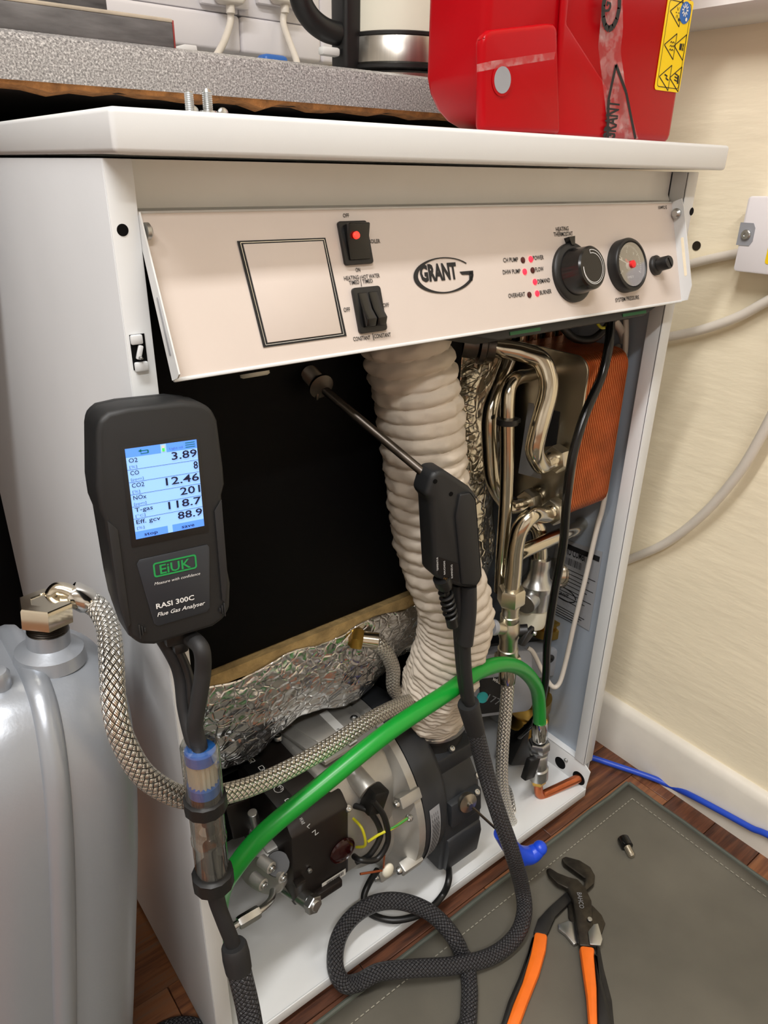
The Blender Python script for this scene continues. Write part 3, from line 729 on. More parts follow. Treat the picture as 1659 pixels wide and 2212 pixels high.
b = MB(); b.cyl(P(600, 1866, y=.062), P(606, 1862, y=.10), .013); b.build('coupling', 'black', pu)
b = MB(); c = P(545, 1755, y=.10); b.cyl(c, c + V((.004, 0, -.03)), .0055); b.build('bleed_valve', 'zinc', pu)
MB().prism([P(487, 1745, y=.12), P(540, 1725, y=.12), P(548, 1800, y=.12), P(505, 1815, y=.12)], (0, .004, 0), .001).build('bracket', 'burner_black', pu)
b = MB(); b.tube(smoothp(path((500, 2005, .05), (530, 1985, .05), (560, 1968, .05), (585, 1945, .058), (590, 1925, .07)), 8), .004, 12); b.build('feed_pipe', 'zinc', pu)
b = MB(); b.hexa(P(515, 1995, y=.05), P(560, 1968, y=.05), .0068); b.build('feed_nut', 'zinc', pu)
# photocell plug, coiled leads, earth wires
pl_ = P(800, 1712, y=.045)
b = MB(); b.cyl(pl_ + V((-.004, .03, .01)), pl_ + V((0, .004, 0)), .012); b.build('photocell_holder', 'cast', bu)
b = MB(); b.box(pl_ + V((.004, -.002, -.01)), (.022, .02, .03), Matrix.Rotation(.35, 3, 'Y'), .003); b.build('plug', 'black', bu)
b = MB(); b.tube(smoothp(path((806, 1730, .034), (830, 1765, .028), (838, 1815, .026), (815, 1855, .026), (780, 1858, .03), (765, 1850, .045)), 8), .0034, 10); b.tube(smoothp(path((765, 1740, .055), (800, 1755, .038), (822, 1800, .032), (800, 1845, .032), (770, 1862, .042)), 8), .0034, 10)
b.build('ignition_lead', 'black', bu)
b = MB(); b.tube(smoothp(path((763, 1768, .05), (782, 1790, .034), (789, 1825, .034), (770, 1830, .048)), 8), .0016, 8); b.tube(smoothp(path((795, 1818, .036), (820, 1802, .03), (850, 1788, .024), (880, 1768, .020)), 8), .0016, 8)
b.build('earth_wire', 'yg_yellow', bu)
b = MB(); b.tube(smoothp([V(p) + V((0, -.0006, .001)) for p in path((841, 1792, .026), (860, 1782, .022), (880, 1768, .019))], 6), .0013, 8); b.build('earth_stripe', 'yg_green', bu); screw('earth_screw', P(884, 1766, y=.021), (-.6, -.6, .3), .0045, bu, h=.004)
b = MB(); b.tube(path((778, 1888, .036), (828, 1880, .03), (830, 1848, .03)), .0014, 8); b.build('sensor_wire', 'copper', bu)
MB().ball(P(838, 1880, y=.028), .008, (1, .6, 1.2)).build('terminal_block', 'ivory', bu)

# ---------------------------------------------------------------- plate heat exchanger
hx0 = V((.512, .054, .487)); hx1 = V((.592, .168, .683))
hx = thing('plate_heat_exchanger', 'copper brazed plate heat exchanger with steel end plate against right side', 'heat exchanger', ((hx0.x + hx1.x) / 2, .095, hx0.z))
b = MB(); npl = 42
for i in range(npl):
    x = hx0.x + .003 + (hx1.x - hx0.x - .006) * i / npl; e = .0009 * (i % 2)
    b.prism([V((x, y, z)) for y, z in rrect(hx0.y + e, hx0.z + e, hx1.y - e, hx1.z - e, .018, 4)], ((hx1.x - hx0.x) / npl * .96, 0, 0))
b.build('plate_stack', 'hx_copper', hx, smooth=25)
b = MB(); b.prism([V((hx0.x, y, z)) for y, z in rrect(hx0.y, hx0.z, hx1.y, hx1.z, .018, 6)], (.003, 0, 0), .0006); ep = b.build('end_plate', 'steel_plate', hx)
q = [P(*p, x=hx0.x - .0004) for p in ((1191, 885), (1210, 890), (1201, 962), (1178, 965))]
MB().prism(q, (-.0005, 0, 0)).build('badge', 'print_black', ep)
Fh = Fr(P(1185, 1000, x=hx0.x), (0, -1, 0), (0, 0, 1))
q = [P(*p, x=hx0.x - .0004) for p in ((1142, 870), (1152, 872), (1170, 1035), (1120, 1022))]
MB().prism(q, (-.0005, 0, 0)).build('data_label', 'label_silver', ep)
def port(px, py, nm):
    c = P(px, py, x=hx0.x); d = V((-1, 0, 0)); b = MB(); b.cyl(c, c + d * .02, .0115); b.build('port', 'nickel', hx)
    b = MB(); b.hexa(c + d * .006, c + d * .021, .0165, (0, .3, 1)); b.build('union_nut', 'satin', hx); return c + d * .02
pA = port(1222, 985, 0); pD = port(1215, 1098, 0); pC = port(1160, 1078, 0)
MB().cyl(pC + V((.002, 0, 0)), pC + V((.006, 0, 0)), .014).build('copper_washer', 'copper', hx)

# ---------------------------------------------------------------- nickel pipes
def pipe(pts, r, label, m='nickel', name='pipe', k=10, n=18, group=None):
    return MB().tube(smoothp(pts, k), r, n).build(name, m, None, label, 'pipe', group)
pts = path((1050, 740, .115), (1085, 752, .10), (1130, 762, .085), (1168, 778, .07), (1184, 815, .06), (1184, 850, .055), (1172, 895, .053), (1160, 940, .053), (1155, 975, .055)) + [pA + V((-.028, -.004, .001)), pA + V((-.012, 0, 0)), pA]
pipe(pts, .0102, 'thick S-shaped nickel pipe into the upper port of the heat exchanger')
pts = path((1190, 790, .12), (1150, 808, .10), (1118, 816, .085), (1101, 836, .078), (1096, 880, .074), (1096, 980, .072), (1093, 1080, .074), (1086, 1180, .08), (1080, 1275, .09))
pipe(pts, .0076, 'long nickel pipe with an arched top held by a black cable tie')
pts = path((1100, 770, .12), (1085, 812, .112), (1066, 858, .105), (1057, 905, .10), (1058, 970, .10), (1066, 1040, .10)) + [pC + V((-.03, .004, .004)), pC + V((-.012, 0, 0)), pC]
pipe(pts, .0088, 'bowed nickel pipe left of the other pipes beside the foil')
vt = P(1105, 1276, y=.062)
pts = [pD, pD + V((-.012, 0, 0))] + path((1150, 1112, .054), (1125, 1140, .056), (1114, 1180, .06), (1110, 1230, .062)) + [vt]
pipe(pts, .0098, 'nickel pipe bending from lower heat exchanger port down into the brass nut')
pipe(path((1120, 1196, .078), (1140, 1186, .078), (1200, 1160, .08), (1240, 1144, .085), (1256, 1132, .10), (1250, 1118, .13)), .0088, 'nearly level nickel pipe below the heat exchanger')
pipe(path((1120, 1150, .12), (1145, 1128, .11), (1163, 1145, .10), (1166, 1185, .098), (1166, 1205, .098)), .0105, 'short nickel elbow above the safety valve')
for i, (px, w) in enumerate(((1128, .0075), (1152, .0085), (1185, .0085), (1212, .0075))):
    pipe(path((px, 690, .16), (px - 2, 730, .16), (px - 5, 785, .16)), w, ('leftmost', 'second', 'third', 'rightmost')[i] + ' of four upright nickel pipes behind the panel', group='upright pipes at the top')
b = MB(); c = P(1096, 910, y=.072)
b.lathe([(.0118, -.003), (.0118, .003)], c, (0, .05, 1), 24); b.box(c + V((.011, -.004, 0)), (.006, .005, .005), None, .0008)
b.build('cable_tie', 'black', None, 'black cable tie around the arched nickel pipe', 'cable tie')
# valve at top behind the panel: dark flanged connector
b = MB(); c = P(1055, 745, y=.115); b.lathe([(.012, -.03), (.016, -.028), (.016, -.012), (.021, -.01), (.021, -.004), (.017, -.002), (.017, .006), (.013, .008)], c, (.8, -.6, -.1), 28)
b.build('pipe_coupling', 'dark_steel', None, 'dark round pipe coupling under the control panel by the duct', 'coupling')

# ---------------------------------------------------------------- isolating valve with black lever, below the brass nut
va = thing('isolating_valve', 'nickel isolating valve with black lever above the braided hose', 'valve', P(1097, 1425, y=.062))
vb = P(1096, 1428, y=.062); dv = (vb - vt); Ld = dv.length; dn = dv.normalized()
MB().hexa(vt - dn * .004, vt + dn * .018, .0168).build('compression_nut', 'satin', va)
b = MB(); b.lathe([(.0115, .016), (.0118, .022), (.0105, .023), (.0105, .034), (.0118, .035), (.0118, .042), (.0105, .044), (.0128, .05), (.0145, .056), (.0135, .064), (.0115, .07), (.0115, .084), (.013, .085), (.013, Ld - .006)], vt, dn, 28)
vbody = b.build('body', 'satin', va)
MB().hexa(vb - dn * .01, vb + dn * .003, .017).build('lower_nut', 'satin', va)
c = vt + dn * .055; MB().cyl(c, c + V((-.022, .004, .008)), .0085).build('side_port', 'satin', va)
c2 = c + V((-.022, .004, .008)); MB().cyl(c2, c2 + V((-.006, .001, .002)), .0098).build('port_cap', 'grey_plastic', va)
c = vt + dn * .06; b = MB(); b.cyl(c, c + V((.016, -.016, .004)), .008); lv = b.build('lever_hub', 'black', va)
q = c + V((.014, -.016, .003)); b = MB(); b.prism([q + V(p) for p in ((.006, 0, .008), (.008, 0, -.004), (-.008, 0, -.016), (-.016, 0, -.011), (-.004, 0, .004))], (.0005, -.006, 0), .0015); b.build('lever', 'black', va)
screw('screw', q + V((.005, -.007, 0)), (.3, -1, 0), .003, va)
# safety valve with white cap
sv = thing('safety_valve', 'grey metal safety valve with white plastic cap below the level pipe', 'valve', P(1145, 1350, y=.095))
s0, s1 = P(1167, 1205, y=.098), P(1146, 1352, y=.095); ds = (s1 - s0).normalized(); Ls = (s1 - s0).length
b = MB(); b.lathe([(.014, 0), (.0145, Ls * .1), (.0135, Ls * .15), (.0165, Ls * .28), (.0235, Ls * .36), (.0235, Ls * .42), (.021, Ls * .46), (.0205, Ls * .70)], s0, ds, 32); b.build('body', 'zinc', sv)
MB().lathe([(.0195, Ls * .695), (.0195, Ls * .9), (.018, Ls * .97), (.012, Ls)], s0, ds, 32).build('cap', 'ivory', sv)
c = s0 + ds * Ls * .5; MB().cyl(c + V((.0, 0, 0)), c + V((-.03, -.008, -.003)), .0145).build('side_outlet', 'zinc', sv)
c = P(1210, 1235, y=.13); MB().lathe([(.02, -.012), (.023, -.006), (.023, .004), (.016, .012)], c, (.8, -.5, 0), 26).build('brass_outlet', 'nickel', sv)
# brass union on the pump, pump
pm_ = thing('circulating_pump', 'grey and black circulating pump behind the green hose', 'pump', P(1090, 1600, y=.15))
pcn = P(1085, 1478, y=.115); dp = V((-.42, -.85, .28)).normalized(); Fp = Fr(pcn, V((.9, -.42, 0)), (0, 0, 1)); 
up = (V((0, 0, 1)) - dp * dp.z).normalized(); Fp = Fr(pcn, up.cross(dp), up)
b = MB(); b.prism(fpoly(Fp, rrect(-.046, -.046, .046, .046, .012)), Fp.n * -.05, .003); head = b.build('control_head', 'grey_plastic', pm_)
b = MB(); b.lathe([(.05, -.03), (.052, -.04), (.055, -.075), (.045, -.085)], pcn, dp, 40); b.build('motor', 'black', pm_)
F3 = Fr(Fp(0, 0, .0006), Fp.u, Fp.v); F3.u, F3.v = F3.u, F3.v
MB().prism(fpoly(F3, rrect(-.034, -.040, .012, .012, .004)), F3.n * .001, .0003).build('display', 'print_black', head)
MB().lathe([(.0085, 0), (.008, .002)], F3.px(1042, 1506), F3.n, 24).build('dial', 'teal', head)
T('wilo', F3.px(1062, 1468, .0012), F3.px(1080, 1478, .0012), .006, F3.n, 'print_white', head, bold=.02, eps=.001)
T('177', F3.px(1050, 1512, .0012), F3.px(1076, 1524, .0012), .010, F3.n, 'print_grey', head, 'display_digits', eps=.001)
b = MB(); c = P(1180, 1345, y=.14); b.lathe([(.026, -.014), (.026, 0), (.021, .002), (.021, .008), (.026, .01), (.026, .014)], c, (0, 0, 1), 32); b.build('brass_union', 'brass', pm_)
b = MB(); b.box(c + V((.018, -.016, .018)), (.016, .006, .014), Matrix.Rotation(.5, 3, 'Z'), .002); b.build('union_lug', 'brass', pm_)
b = MB(); c = P(1160, 1425, y=.135); b.box(c, (.06, .03, .05), Matrix.Rotation(-.4, 3, 'Z'), .004); b.build('bracket', 'label_silver', pm_); screw('screw', c + V((.004, -.02, .012)), (-.3, -1, 0), .007, pm_, 'dark_steel')
b = MB(); b.lathe([(.045, -.02), (.048, -.01), (.048, .01), (.04, .02)], P(1182, 1450, y=.15), (.9, -.4, 0), 36); b.build('end_cover', 'black', pm_)
b = MB(); c = P(1140, 1535, y=.13); b.lathe([(.034, -.03), (.034, -.01), (.028, 0), (.034, .01), (.034, .03)], c, (0, 0, 1), 32); b.build('volute', 'brass', pm_)
b = MB(); c = P(1125, 1600, y=.12); b.box(c, (.045, .03, .07), Matrix.Rotation(.5, 3, 'Y'), .004); b.build('terminal_box', 'black', pm_)
b = MB(); c = P(1120, 1625, y=.13); b.cyl(c, c + V((.01, 0, -.05)), .018); b.build('lower_pipe', 'orange_red', pm_)
# foil scrap behind
def f3(u, v): return V((.385 + .07 * u, .19 - .02 * u, .24 - .20 * v)), V((0, -1, 0))
foil_sheet(f3, 24, 50, 'lower_jacket', 'foil', sj, .005, 34)
# data plate on the inner right side
FpR = Fr((.6120, .1, .4), (0, -1, 0), (0, 0, 1)); xr2 = XR - .0056
def RP(px, py): return P(px, py, x=xr2)
q = [RP(1205, 1160), RP(1302, 1192), RP(1273, 1363), RP(1176, 1305)]
dpl = MB().prism(q, (-.0005, 0, 0)).build('data_plate', 'label_silver', cab)
nR = V((-1, 0, 0)); DL = lambda s, a, c, h, m='print_black', bold=0: T(s, P(*a, x=xr2 - .0008), P(*c, x=xr2 - .0008), h, nR, m, dpl, 'fine_print', .0002, bold)
MB().prism([P(*p, x=xr2 - .0008) for p in ((1222, 1173), (1296, 1203), (1294, 1214), (1220, 1183))], (-.0003, 0, 0)).build('title_bar', 'print_black', dpl)
DL('PRO COMBI', (1218, 1194), (1263, 1213), .010, bold=.02)
b = MB(); rr = random.Random(5)
def hline(a, c, w):
    p, q_ = P(*a, x=xr2 - .0008), P(*c, x=xr2 - .0008); b.poly([p, q_, q_ - V((0, 0, w)), p - V((0, 0, w))])
for i in range(26): xx = 1216 + 42 * i / 26; hline((xx, 1200 + (xx - 1216) * .42), (xx + rr.choice((.5, 1.0)), 1200 + (xx - 1216) * .42 + .3), .011)
for i in range(9): hline((1212 - i * 1.2, 1222 + i * 8), (1286 - i * 1.6 - 12 * (i % 3), 1256 + i * 8.2 - 5 * (i % 3)), .0011)
for i in range(5): hline((1192 - i, 1300 + i * 5), (1262 - i * 6, 1338 + i * 2), .0012)
b.build('rows', 'print_black', dpl)
b = MB(); c = P(1218, 1283, x=xr2 - .001); Fq = Fr(c, (0, -1, 0), (0, 0, 1)); o1 = [(.021 * math.cos(a * .3), .010 * math.sin(a * .3)) for a in range(21)]
for p_, q_ in zip(o1, o1[1:]): line(b, Fq, p_, q_, .0016)
b.build('emblem', 'print_black', dpl)
DL('GRANT', (1206, 1283), (1228, 1293), .0055, bold=.02)

# ================================================================== HOSES AND CABLES
def cable(pts, r, m, name, label, cat='cable', k=10, n=14, flat=None):
    return MB().tube(smoothp(pts, k), r, n, flat=flat).build(name, m, None, label, cat)
g_end = P(1166, 1560, y=.060)
gp = path((474, 2045, .10), (472, 1990, .075), (478, 1930, .05), (500, 1885, .032), (570, 1800, .022), (700, 1692, .014), (840, 1580, .012), (960, 1500, .016), (1030, 1452, .024), (1085, 1435, .034), (1130, 1448, .045), (1160, 1490, .055)) + [g_end]
cable(gp, .0092, 'green', 'green_hose', 'bright green rubber hose arching across the front of the burner', 'hose', 12, 20)
# crimped tail, valve and copper elbow under the green hose
fv = thing('filling_valve', 'chromed filling valve with black tap under the end of the green hose', 'valve', P(1163, 1700, y=.055))
e0, e1 = g_end, P(1162, 1690, y=.055); dd = (e1 - e0); Lf = dd.length; dn2 = dd.normalized()
MB().lathe([(.0105, -.002), (.0112, .002), (.0112, .030), (.010, .032)], e0, dn2, 28).build('crimp_sleeve', 'chrome', fv)
MB().hexa(e0 + dn2 * .034, e0 + dn2 * .05, .0155).build('swivel_nut', 'zinc', fv)
MB().lathe([(.0135, .05), (.014, .054), (.011, .057), (.013, .06), (.0125, Lf * .72), (.0145, Lf * .74), (.0145, Lf * .9), (.012, Lf * .92)], e0, dn2, 28).build('body', 'zinc', fv)
MB().hexa(e1 - dn2 * .012, e1, .0115).build('brass_nut', 'brass', fv)
c = e0 + dn2 * Lf * .62; MB().box(c + V((-.022, -.004, .002)), (.022, .010, .034), Matrix.Rotation(.25, 3, 'Y'), .002).build('tap', 'black', fv)
hole = P(1250, 1681, x=.602)
ce = e1 + V((0, 0, -.018)); ce.z = max(ce.z, .041)
cable([e1 + V((0, 0, .004)), P(1163, 1704, y=.0535), P(1165, 1714, y=.0525), P(1172, 1717, y=.051), P(1190, 1709, y=.047), hole, hole + V((.012, -.002, 0))], .0066, 'copper', 'copper_pipe', 'bare copper pipe elbowing out through the right side of the tray', 'pipe')
# braided fuel hose from the tank to the boiler
tn = V((-.066, .085, .537))                            # stub on the tank top
hs = thing('braided_fuel_hose', 'steel braided hose looping from the grey tank across to the foil blanket', 'hose', tn)
el = path((112, 1306, .086), (113, 1285, .086), (124, 1273, .085), (142, 1275, .082), (160, 1283, .078))
MB().tube(smoothp(el, 8), .0055, 18).build('elbow', 'nickel', hs)
h0, h1 = P(150, 1279, y=.08), P(196, 1302, y=.074)
MB().lathe([(.0085, 0), (.0098, .002), (.0098, (h1 - h0).length - .003), (.0085, (h1 - h0).length)], h0, h1 - h0, 24).build('crimp_collar', 'chrome', hs)
hp = [h1] + path((216, 1318, .066), (234, 1358, .045), (241, 1430, .012), (246, 1520, -.008), (266, 1600, -.014), (315, 1678, -.016), (395, 1722, -.012), (480, 1716, -.006), (580, 1683, .008), (700, 1620, .026), (800, 1555, .046), (870, 1520, .07), (912, 1508, .098), (900, 1500, .112), (868, 1505, .116), (850, 1485, .112), (848, 1440, .105), (828, 1400, .098), (808, 1388, .098))
MB().tube(smoothp(hp, 14), [.0082] * 1 + [.0085] * 400, 24).build('hose', 'braid_steel', hs)
c = P(800, 1384, y=.100); MB().cyl(c + V((-.014, .012, .003)), c + V((.008, -.004, -.001)), .0088).build('end_collar', 'nickel', hs)
MB().hexa(c + V((-.016, .014, .003)), c + V((-.006, .006, .001)), .0125).build('end_nut', 'brass', hs)
# thin braided hose under the isolating valve
vh = thing('braided_filling_hose', 'narrow steel braided hose hanging from the isolating valve to the tray', 'hose', P(1100, 1780, y=.04))
hp = [vb] + path((1097, 1470, .06), (1093, 1530, .058), (1086, 1610, .055), (1084, 1680, .052), (1090, 1730, .05), (1100, 1765, .046), (1107, 1776, .05), (1102, 1745, .066), (1096, 1700, .10))
MB().tube(smoothp(hp, 12), .0085, 20).build('hose', 'braid_steel', vh)
c = P(1096, 1455, y=.061); MB().lathe([(.0105, -.012), (.011, -.01), (.011, .012), (.0095, .014)], c, (0, 0, -1), 24).build('crimp_collar', 'nickel', vh)
cable(path((1318, 690, .06), (1316, 740, .05), (1300, 810, .045), (1262, 900, .035), (1236, 990, .03), (1224, 1080, .03), (1216, 1180, .035), (1196, 1290, .045), (1182, 1390, .05), (1178, 1470, .052), (1160, 1545, .07), (1120, 1590, .09)), .0052, 'black_gloss', 'black_cable', 'black power cable hanging in front of the heat exchanger')
cable(path((1210, 700, .10), (1240, 730, .09), (1280, 732, .08), (1312, 705, .07), (1318, 690, .065)), .0045, 'black', 'black_cable', 'short drooping black cable behind the right end of the panel')
cable(path((1285, 690, .07), (1300, 708, .068), (1320, 700, .066), (1326, 680, .065)), .0016, 'yg_yellow', 'earth_wire', 'thin yellow and green earth wire at the right end of the panel', 'wire')
cable(path((1326, 690, .075), (1342, 715, .08), (1346, 740, .085), (1330, 755, .09)) , .0045, 'cable_white', 'white_cable', 'short white cable curving behind the panel near the right post')
RX = .600
cable([P(a, b_, x=x) for a, b_, x in ((1352, 690, .603), (1350, 760, .604), (1330, 900, .604), (1305, 1080, .602), (1290, 1140, .600), (1262, 1260, .596), (1240, 1350, .592), (1222, 1430, .588), (1208, 1476, .58), (1192, 1482, .57), (1172, 1450, .56), (1152, 1410, .55), (1140, 1400, .545))], .0034, 'cable_white', 'white_cable', 'thin white cable hanging along the inside of the right panel')
# cables on the right wall
cable([P(a, b_, x=WX - .006) for a, b_ in ((1330, 615), (1380, 600), (1440, 585), (1500, 568), (1550, 556), (1600, 546))], .0055, 'cable_white', 'white_cable', 'white cable from the wall box to behind the boiler')
cable([P(a, b_, x=WX - .012) for a, b_ in ((1300, 742), (1350, 739), (1400, 733), (1460, 725), (1530, 708), (1600, 682), (1680, 640))] + [V((WX - .012, -.06, .7475)), V((WX - .011, -.12, .750)), V((WX - .010, -.3, .750)), V((WX - .010, -.8, .752)), V((WX - .010, -1.6, .752))], .006, 'cable_white', 'white_cable', 'white cable sagging along the wall below the wall box')
cable([P(a, b_, x=x) for a, b_, x in ((1240, 1240, .73), (1290, 1230, .73), (1330, 1218, .73), (1365, 1206, .732), (1440, 1172, .728), (1520, 1110, .722), (1590, 1030, .716), (1640, 950, .712), (1690, 850, .71))] + [V((.705, -.079, .70)), V((.700, -.086, .78)), V((.701, -.092, .86)), V((.708, -.096, .92)), V((.716, -.098, zs))], .0062, 'cable_white', 'white_cable', 'lowest pale cable sweeping down the cream wall to the boiler')
cable([V((.66, .25, .008)), V((.655, .12, .008)), P(1290, 1640, z=.008), P(1400, 1677, z=.008), P(1450, 1698, z=.007), P(1500, 1722, x=.7205), P(1560, 1754, x=.7205), P(1620, 1787, x=.7205), P(1720, 1842, x=.7205), V((.7205, -.5, .03)), V((.7205, -.9, .012)), V((.7205, -1.5, .008))], .0046, 'blue_cable', 'blue_oil_line', 'blue sleeved oil line along the floor by the skirting', 'pipe')

# ================================================================== WALL BOX
jb = thing('wall_box', 'white plastic electrical box screwed to the cream wall', 'electrical box', (WX, -.1, .5))
n_ = V((-1, 0, 0)); XB = WX - .032
co = [P(1613, 423, x=XB), P(1586, 585, x=XB)]
FB = Fr((XB, 0, 0), (0, -1, 0), (0, 0, 1))
y0_, z1_ = FB.loc(1612, 423)[0], FB.loc(1613, 423)[1]; z0_ = FB.loc(1588, 586)[1]; y1_ = y0_ + .16; yl = FB.loc(1587, 585)[0]
y0_ = (y0_ + yl) / 2
MB().prism(fpoly(FB, rrect(y0_, z0_, y1_, z1_, .004)), (.032, 0, 0), .002).build('box', 'plastic_white', jb)
c = FB.loc(1612, 506); MB().prism(fpoly(FB, [(c[0] - .009, c[1] - .012), (c[0] + .006, c[1] - .012), (c[0] + .009, c[1] - .007), (c[0] + .009, c[1] + .007), (c[0] + .006, c[1] + .012), (c[0] - .009, c[1] + .012)], .0), (-.0006, 0, 0)).build('recess', 'grey_plastic', jb)
screw('screw', FB.px(1612, 507, .0008), n_, .0055, jb)
MB().prism(fpoly(FB, rrect(FB.loc(1655, 555)[0], FB.loc(1655, 562)[1] - .004, FB.loc(1655, 555)[0] + .05, FB.loc(1655, 562)[1] + .018, .003)), (-.0005, 0, 0)).build('sticker', 'yellow', jb)
MB().lathe([(.0055, 0), (.0055, .0008), (.003, .0006)], P(1505, 531, x=WX), n_, 20).build('wall_screw', 'dark_steel', None, 'dark screw sunk in the cream wall by the panel end', 'screw')

# ================================================================== FLUE GAS ANALYSER
u_ = V((0.99497127, -0.09316452, -0.03677695)); v_ = V((0.04553457, 0.09369142, 0.99455946))
G = Fr(V((-.00132, -.02, .68421)), u_, v_)
an = thing('flue_gas_analyser', 'black handheld flue gas analyser with lit blue screen clipped to the casing', 'meter', G(0, -.103, -.02))
mm = .001
out = [(-36, 40), (-34, 47), (-28, 51), (-16, 52.5), (16, 52.5), (28, 50), (34, 46), (37, 38), (38.5, 8), (38.5, -4), (36, -11), (35.5, -60), (37, -74), (35, -92), (30, -99), (22, -102.5), (-18, -104), (-27, -101), (-33, -93), (-36, -76), (-37, -60), (-38, -14), (-40, -6), (-40, 8)]
b = MB(); b.prism([G(x * mm, y * mm, 0) for x, y in out], G.n * -.030, .0035, 3); ab = b.build('housing', 'charcoal', an)
MB().prism([G(x * .97 * mm, (y - 1) * .985 * mm + .001, -.029) for x, y in out], G.n * -.012, .003, 2).build('back_shell', 'charcoal', an)
# grip recesses down both sides, corner pads
for s, xo in ((-1, -31.5), (1, 29.3)):
    MB().prism([G((xo + s * a) * mm, y * mm, .0002) for a, y in ((0, -20), (5.4, -13), (5.2, -68), (2, -86), (0, -84))], G.n * .0012, .0005).build('side_grip', 'rubber', ab)
for x0, sx in ((-24, 1), (28, -1)):
    b = MB()
    for i in range(3): b.prism([G((x0 + sx * (i * 1.6 - 2)) * mm, (-96 + i * 2) * mm, .0002), G((x0 + sx * (i * 1.6 - 2.9)) * mm, (-96 + i * 2) * mm, .0002), G((x0 + sx * (i * 1.6 - 2.9)) * mm, (-86 - i * 1.5) * mm, .0002), G((x0 + sx * (i * 1.6 - 2)) * mm, (-86 - i * 1.5) * mm, .0002)], G.n * .0014, .0003)
    b.build('corner_pad', 'rubber', ab)
sw_, sh_ = .0434, .0570
b = MB(); o_ = [(-sw_ / 2 - .003, -sh_ / 2 - .005), (sw_ / 2 + .003, -sh_ / 2 - .005), (sw_ / 2 + .002, sh_ / 2 + .002), (-sw_ / 2 - .002, sh_ / 2 + .002)]; i_ = [(-sw_ / 2, -sh_ / 2), (sw_ / 2, -sh_ / 2), (sw_ / 2, sh_ / 2), (-sw_ / 2, sh_ / 2)]
k = len(b.v); b.v += fpoly(G, o_, .0004) + fpoly(G, i_, .0012)
for i in range(4): j = (i + 1) % 4; b.face((k + i, k + j, k + 4 + j, k + 4 + i))
b.build('bezel', 'black', an)
scn = MB().prism(fpoly(G, i_, .0006), G.n * .0005).build('screen', 'screen', an)
S = lambda a, c, e=.0014: G(-sw_ / 2 + a * sw_, -sh_ / 2 + c * sh_, e)      # 0..1 on the screen
def srect(a0, c0, a1, c1, m, nm, e=.0012): MB().poly([S(a0, c0, e), S(a1, c0, e), S(a1, c1, e), S(a0, c1, e)]).build(nm, m, scn)
def ST(s, a, c, a1, h, m='screen_ink', bold=.0): T(s, S(a, c), S(a1, c), h * sh_, G.n, m, scn, 'screen_text', .0002, bold)
srect(0, .905, .48, 1, 'screen_bar', 'menu_bar'); srect(.56, .905, 1, 1, 'screen_bar', 'menu_bar'); srect(0, 0, .46, .085, 'screen_bar', 'menu_bar'); srect(.53, 0, 1, .085, 'screen_bar', 'menu_bar')
srect(.495, .915, .54, .985, 'print_white', 'battery_case', .0013); srect(.5, .92, .535, .955, 'battery', 'battery_level', .0014)
b = MB()
for i in range(3): k = len(b.v); y = .925 + i * .024; b.poly([S(.83, y), S(.97, y), S(.97, y + .009), S(.83, y + .009)])
b.poly([S(.2, .955), S(.3, .955), S(.3, .965), S(.2, .965)]); b.poly([S(.2, .925), S(.3, .925), S(.3, .934), S(.2, .934)]); b.poly([S(.295, .925), S(.315, .93), S(.315, .96), S(.295, .965)]); b.poly([S(.17, .96), S(.215, .94), S(.215, .98)])
b.build('icon', 'screen_green', scn)
ST('Light oil', .60, .93, .79, .022, 'screen_line')
rows = [('O2', '[%]', '3.89', .12, .62), ('CO', '[ppm]', '8', .12, .92), ('CO2', '[%]', '12.46', .17, .50), ('NOx', '[ppm]', '201', .18, .69), ('T-gas', '[°C]', '118.7', .25, .50), ('Eff. gcv', '[%]', '88.9', .34, .62)]
b = MB()
for i, (nm, un, val, w1, x0) in enumerate(rows):
    yb = .905 - (i + 1) * .1355; ST(nm, .03, yb + .080, .03 + w1, .046, bold=.006); ST(un, .03, yb + .022, .03 + len(un) * .034, .026, 'screen_line')
    ST(val, x0, yb + .045, .985, .082, bold=.012)
    if i < 5: k = len(b.v); b.poly([S(0, yb, .0013), S(1, yb, .0013), S(1, yb + .005, .0013), S(0, yb + .005, .0013)])
b.build('row_line', 'screen_line', scn)
ST('stop', .12, .025, .31, .036, bold=.01); ST('save', .66, .025, .85, .036, bold=.01)
bd = [(-23, -43.5), (23, -42.5), (21, -70), (19.5, -89), (-16, -90), (-19, -72)]
bg = MB().prism([G(x * mm, y * mm, .0001) for x, y in ((-21, -42.5), (22.5, -42), (24, -44), (20.5, -87), (18, -89.5), (-14.5, -90.5), (-17, -88), (-23, -45))], G.n * .0006, .0002).build('badge', 'badge', an)
lg = rrect(-.0135, -.0565, .0145, -.0465, .0018, 4); lg2 = rrect(-.0124, -.0554, .0134, -.0476, .001, 4)
ring(MB(), G, lg, lg2, .001).build('logo_frame', 'logo_green', bg)
T('EiUK', G(-.0095, -.0548), G(.0105, -.0548), .0062, G.n, 'logo_green', bg, 'logo', .0011, .015)
GT = lambda s, a, y, c, h, sh=.3, bo=.0: T(s, G(a * mm, y * mm), G(c * mm, y * mm), h * mm, G.n, 'print_white', bg, 'lettering', .0011, bo, sh)
GT('Measure with confidence', -14, -61.5, 16, 1.9); GT('RASI 300C', -14.5, -78, 10.5, 3.4, 0, .02); GT('Flue Gas Analyser', -14.5, -83.6, 17.5, 2.7, .3, .01)
# connector under the analyser
cn = G(.002, -.104, -.016)
b = MB(); b.box(cn + V((0, 0, -.004)), (.020, .014, .012), G.R(), .002); b.box(cn + V((0, 0, -.014)), (.011, .010, .012), G.R(), .003); b.build('plug', 'black', an)
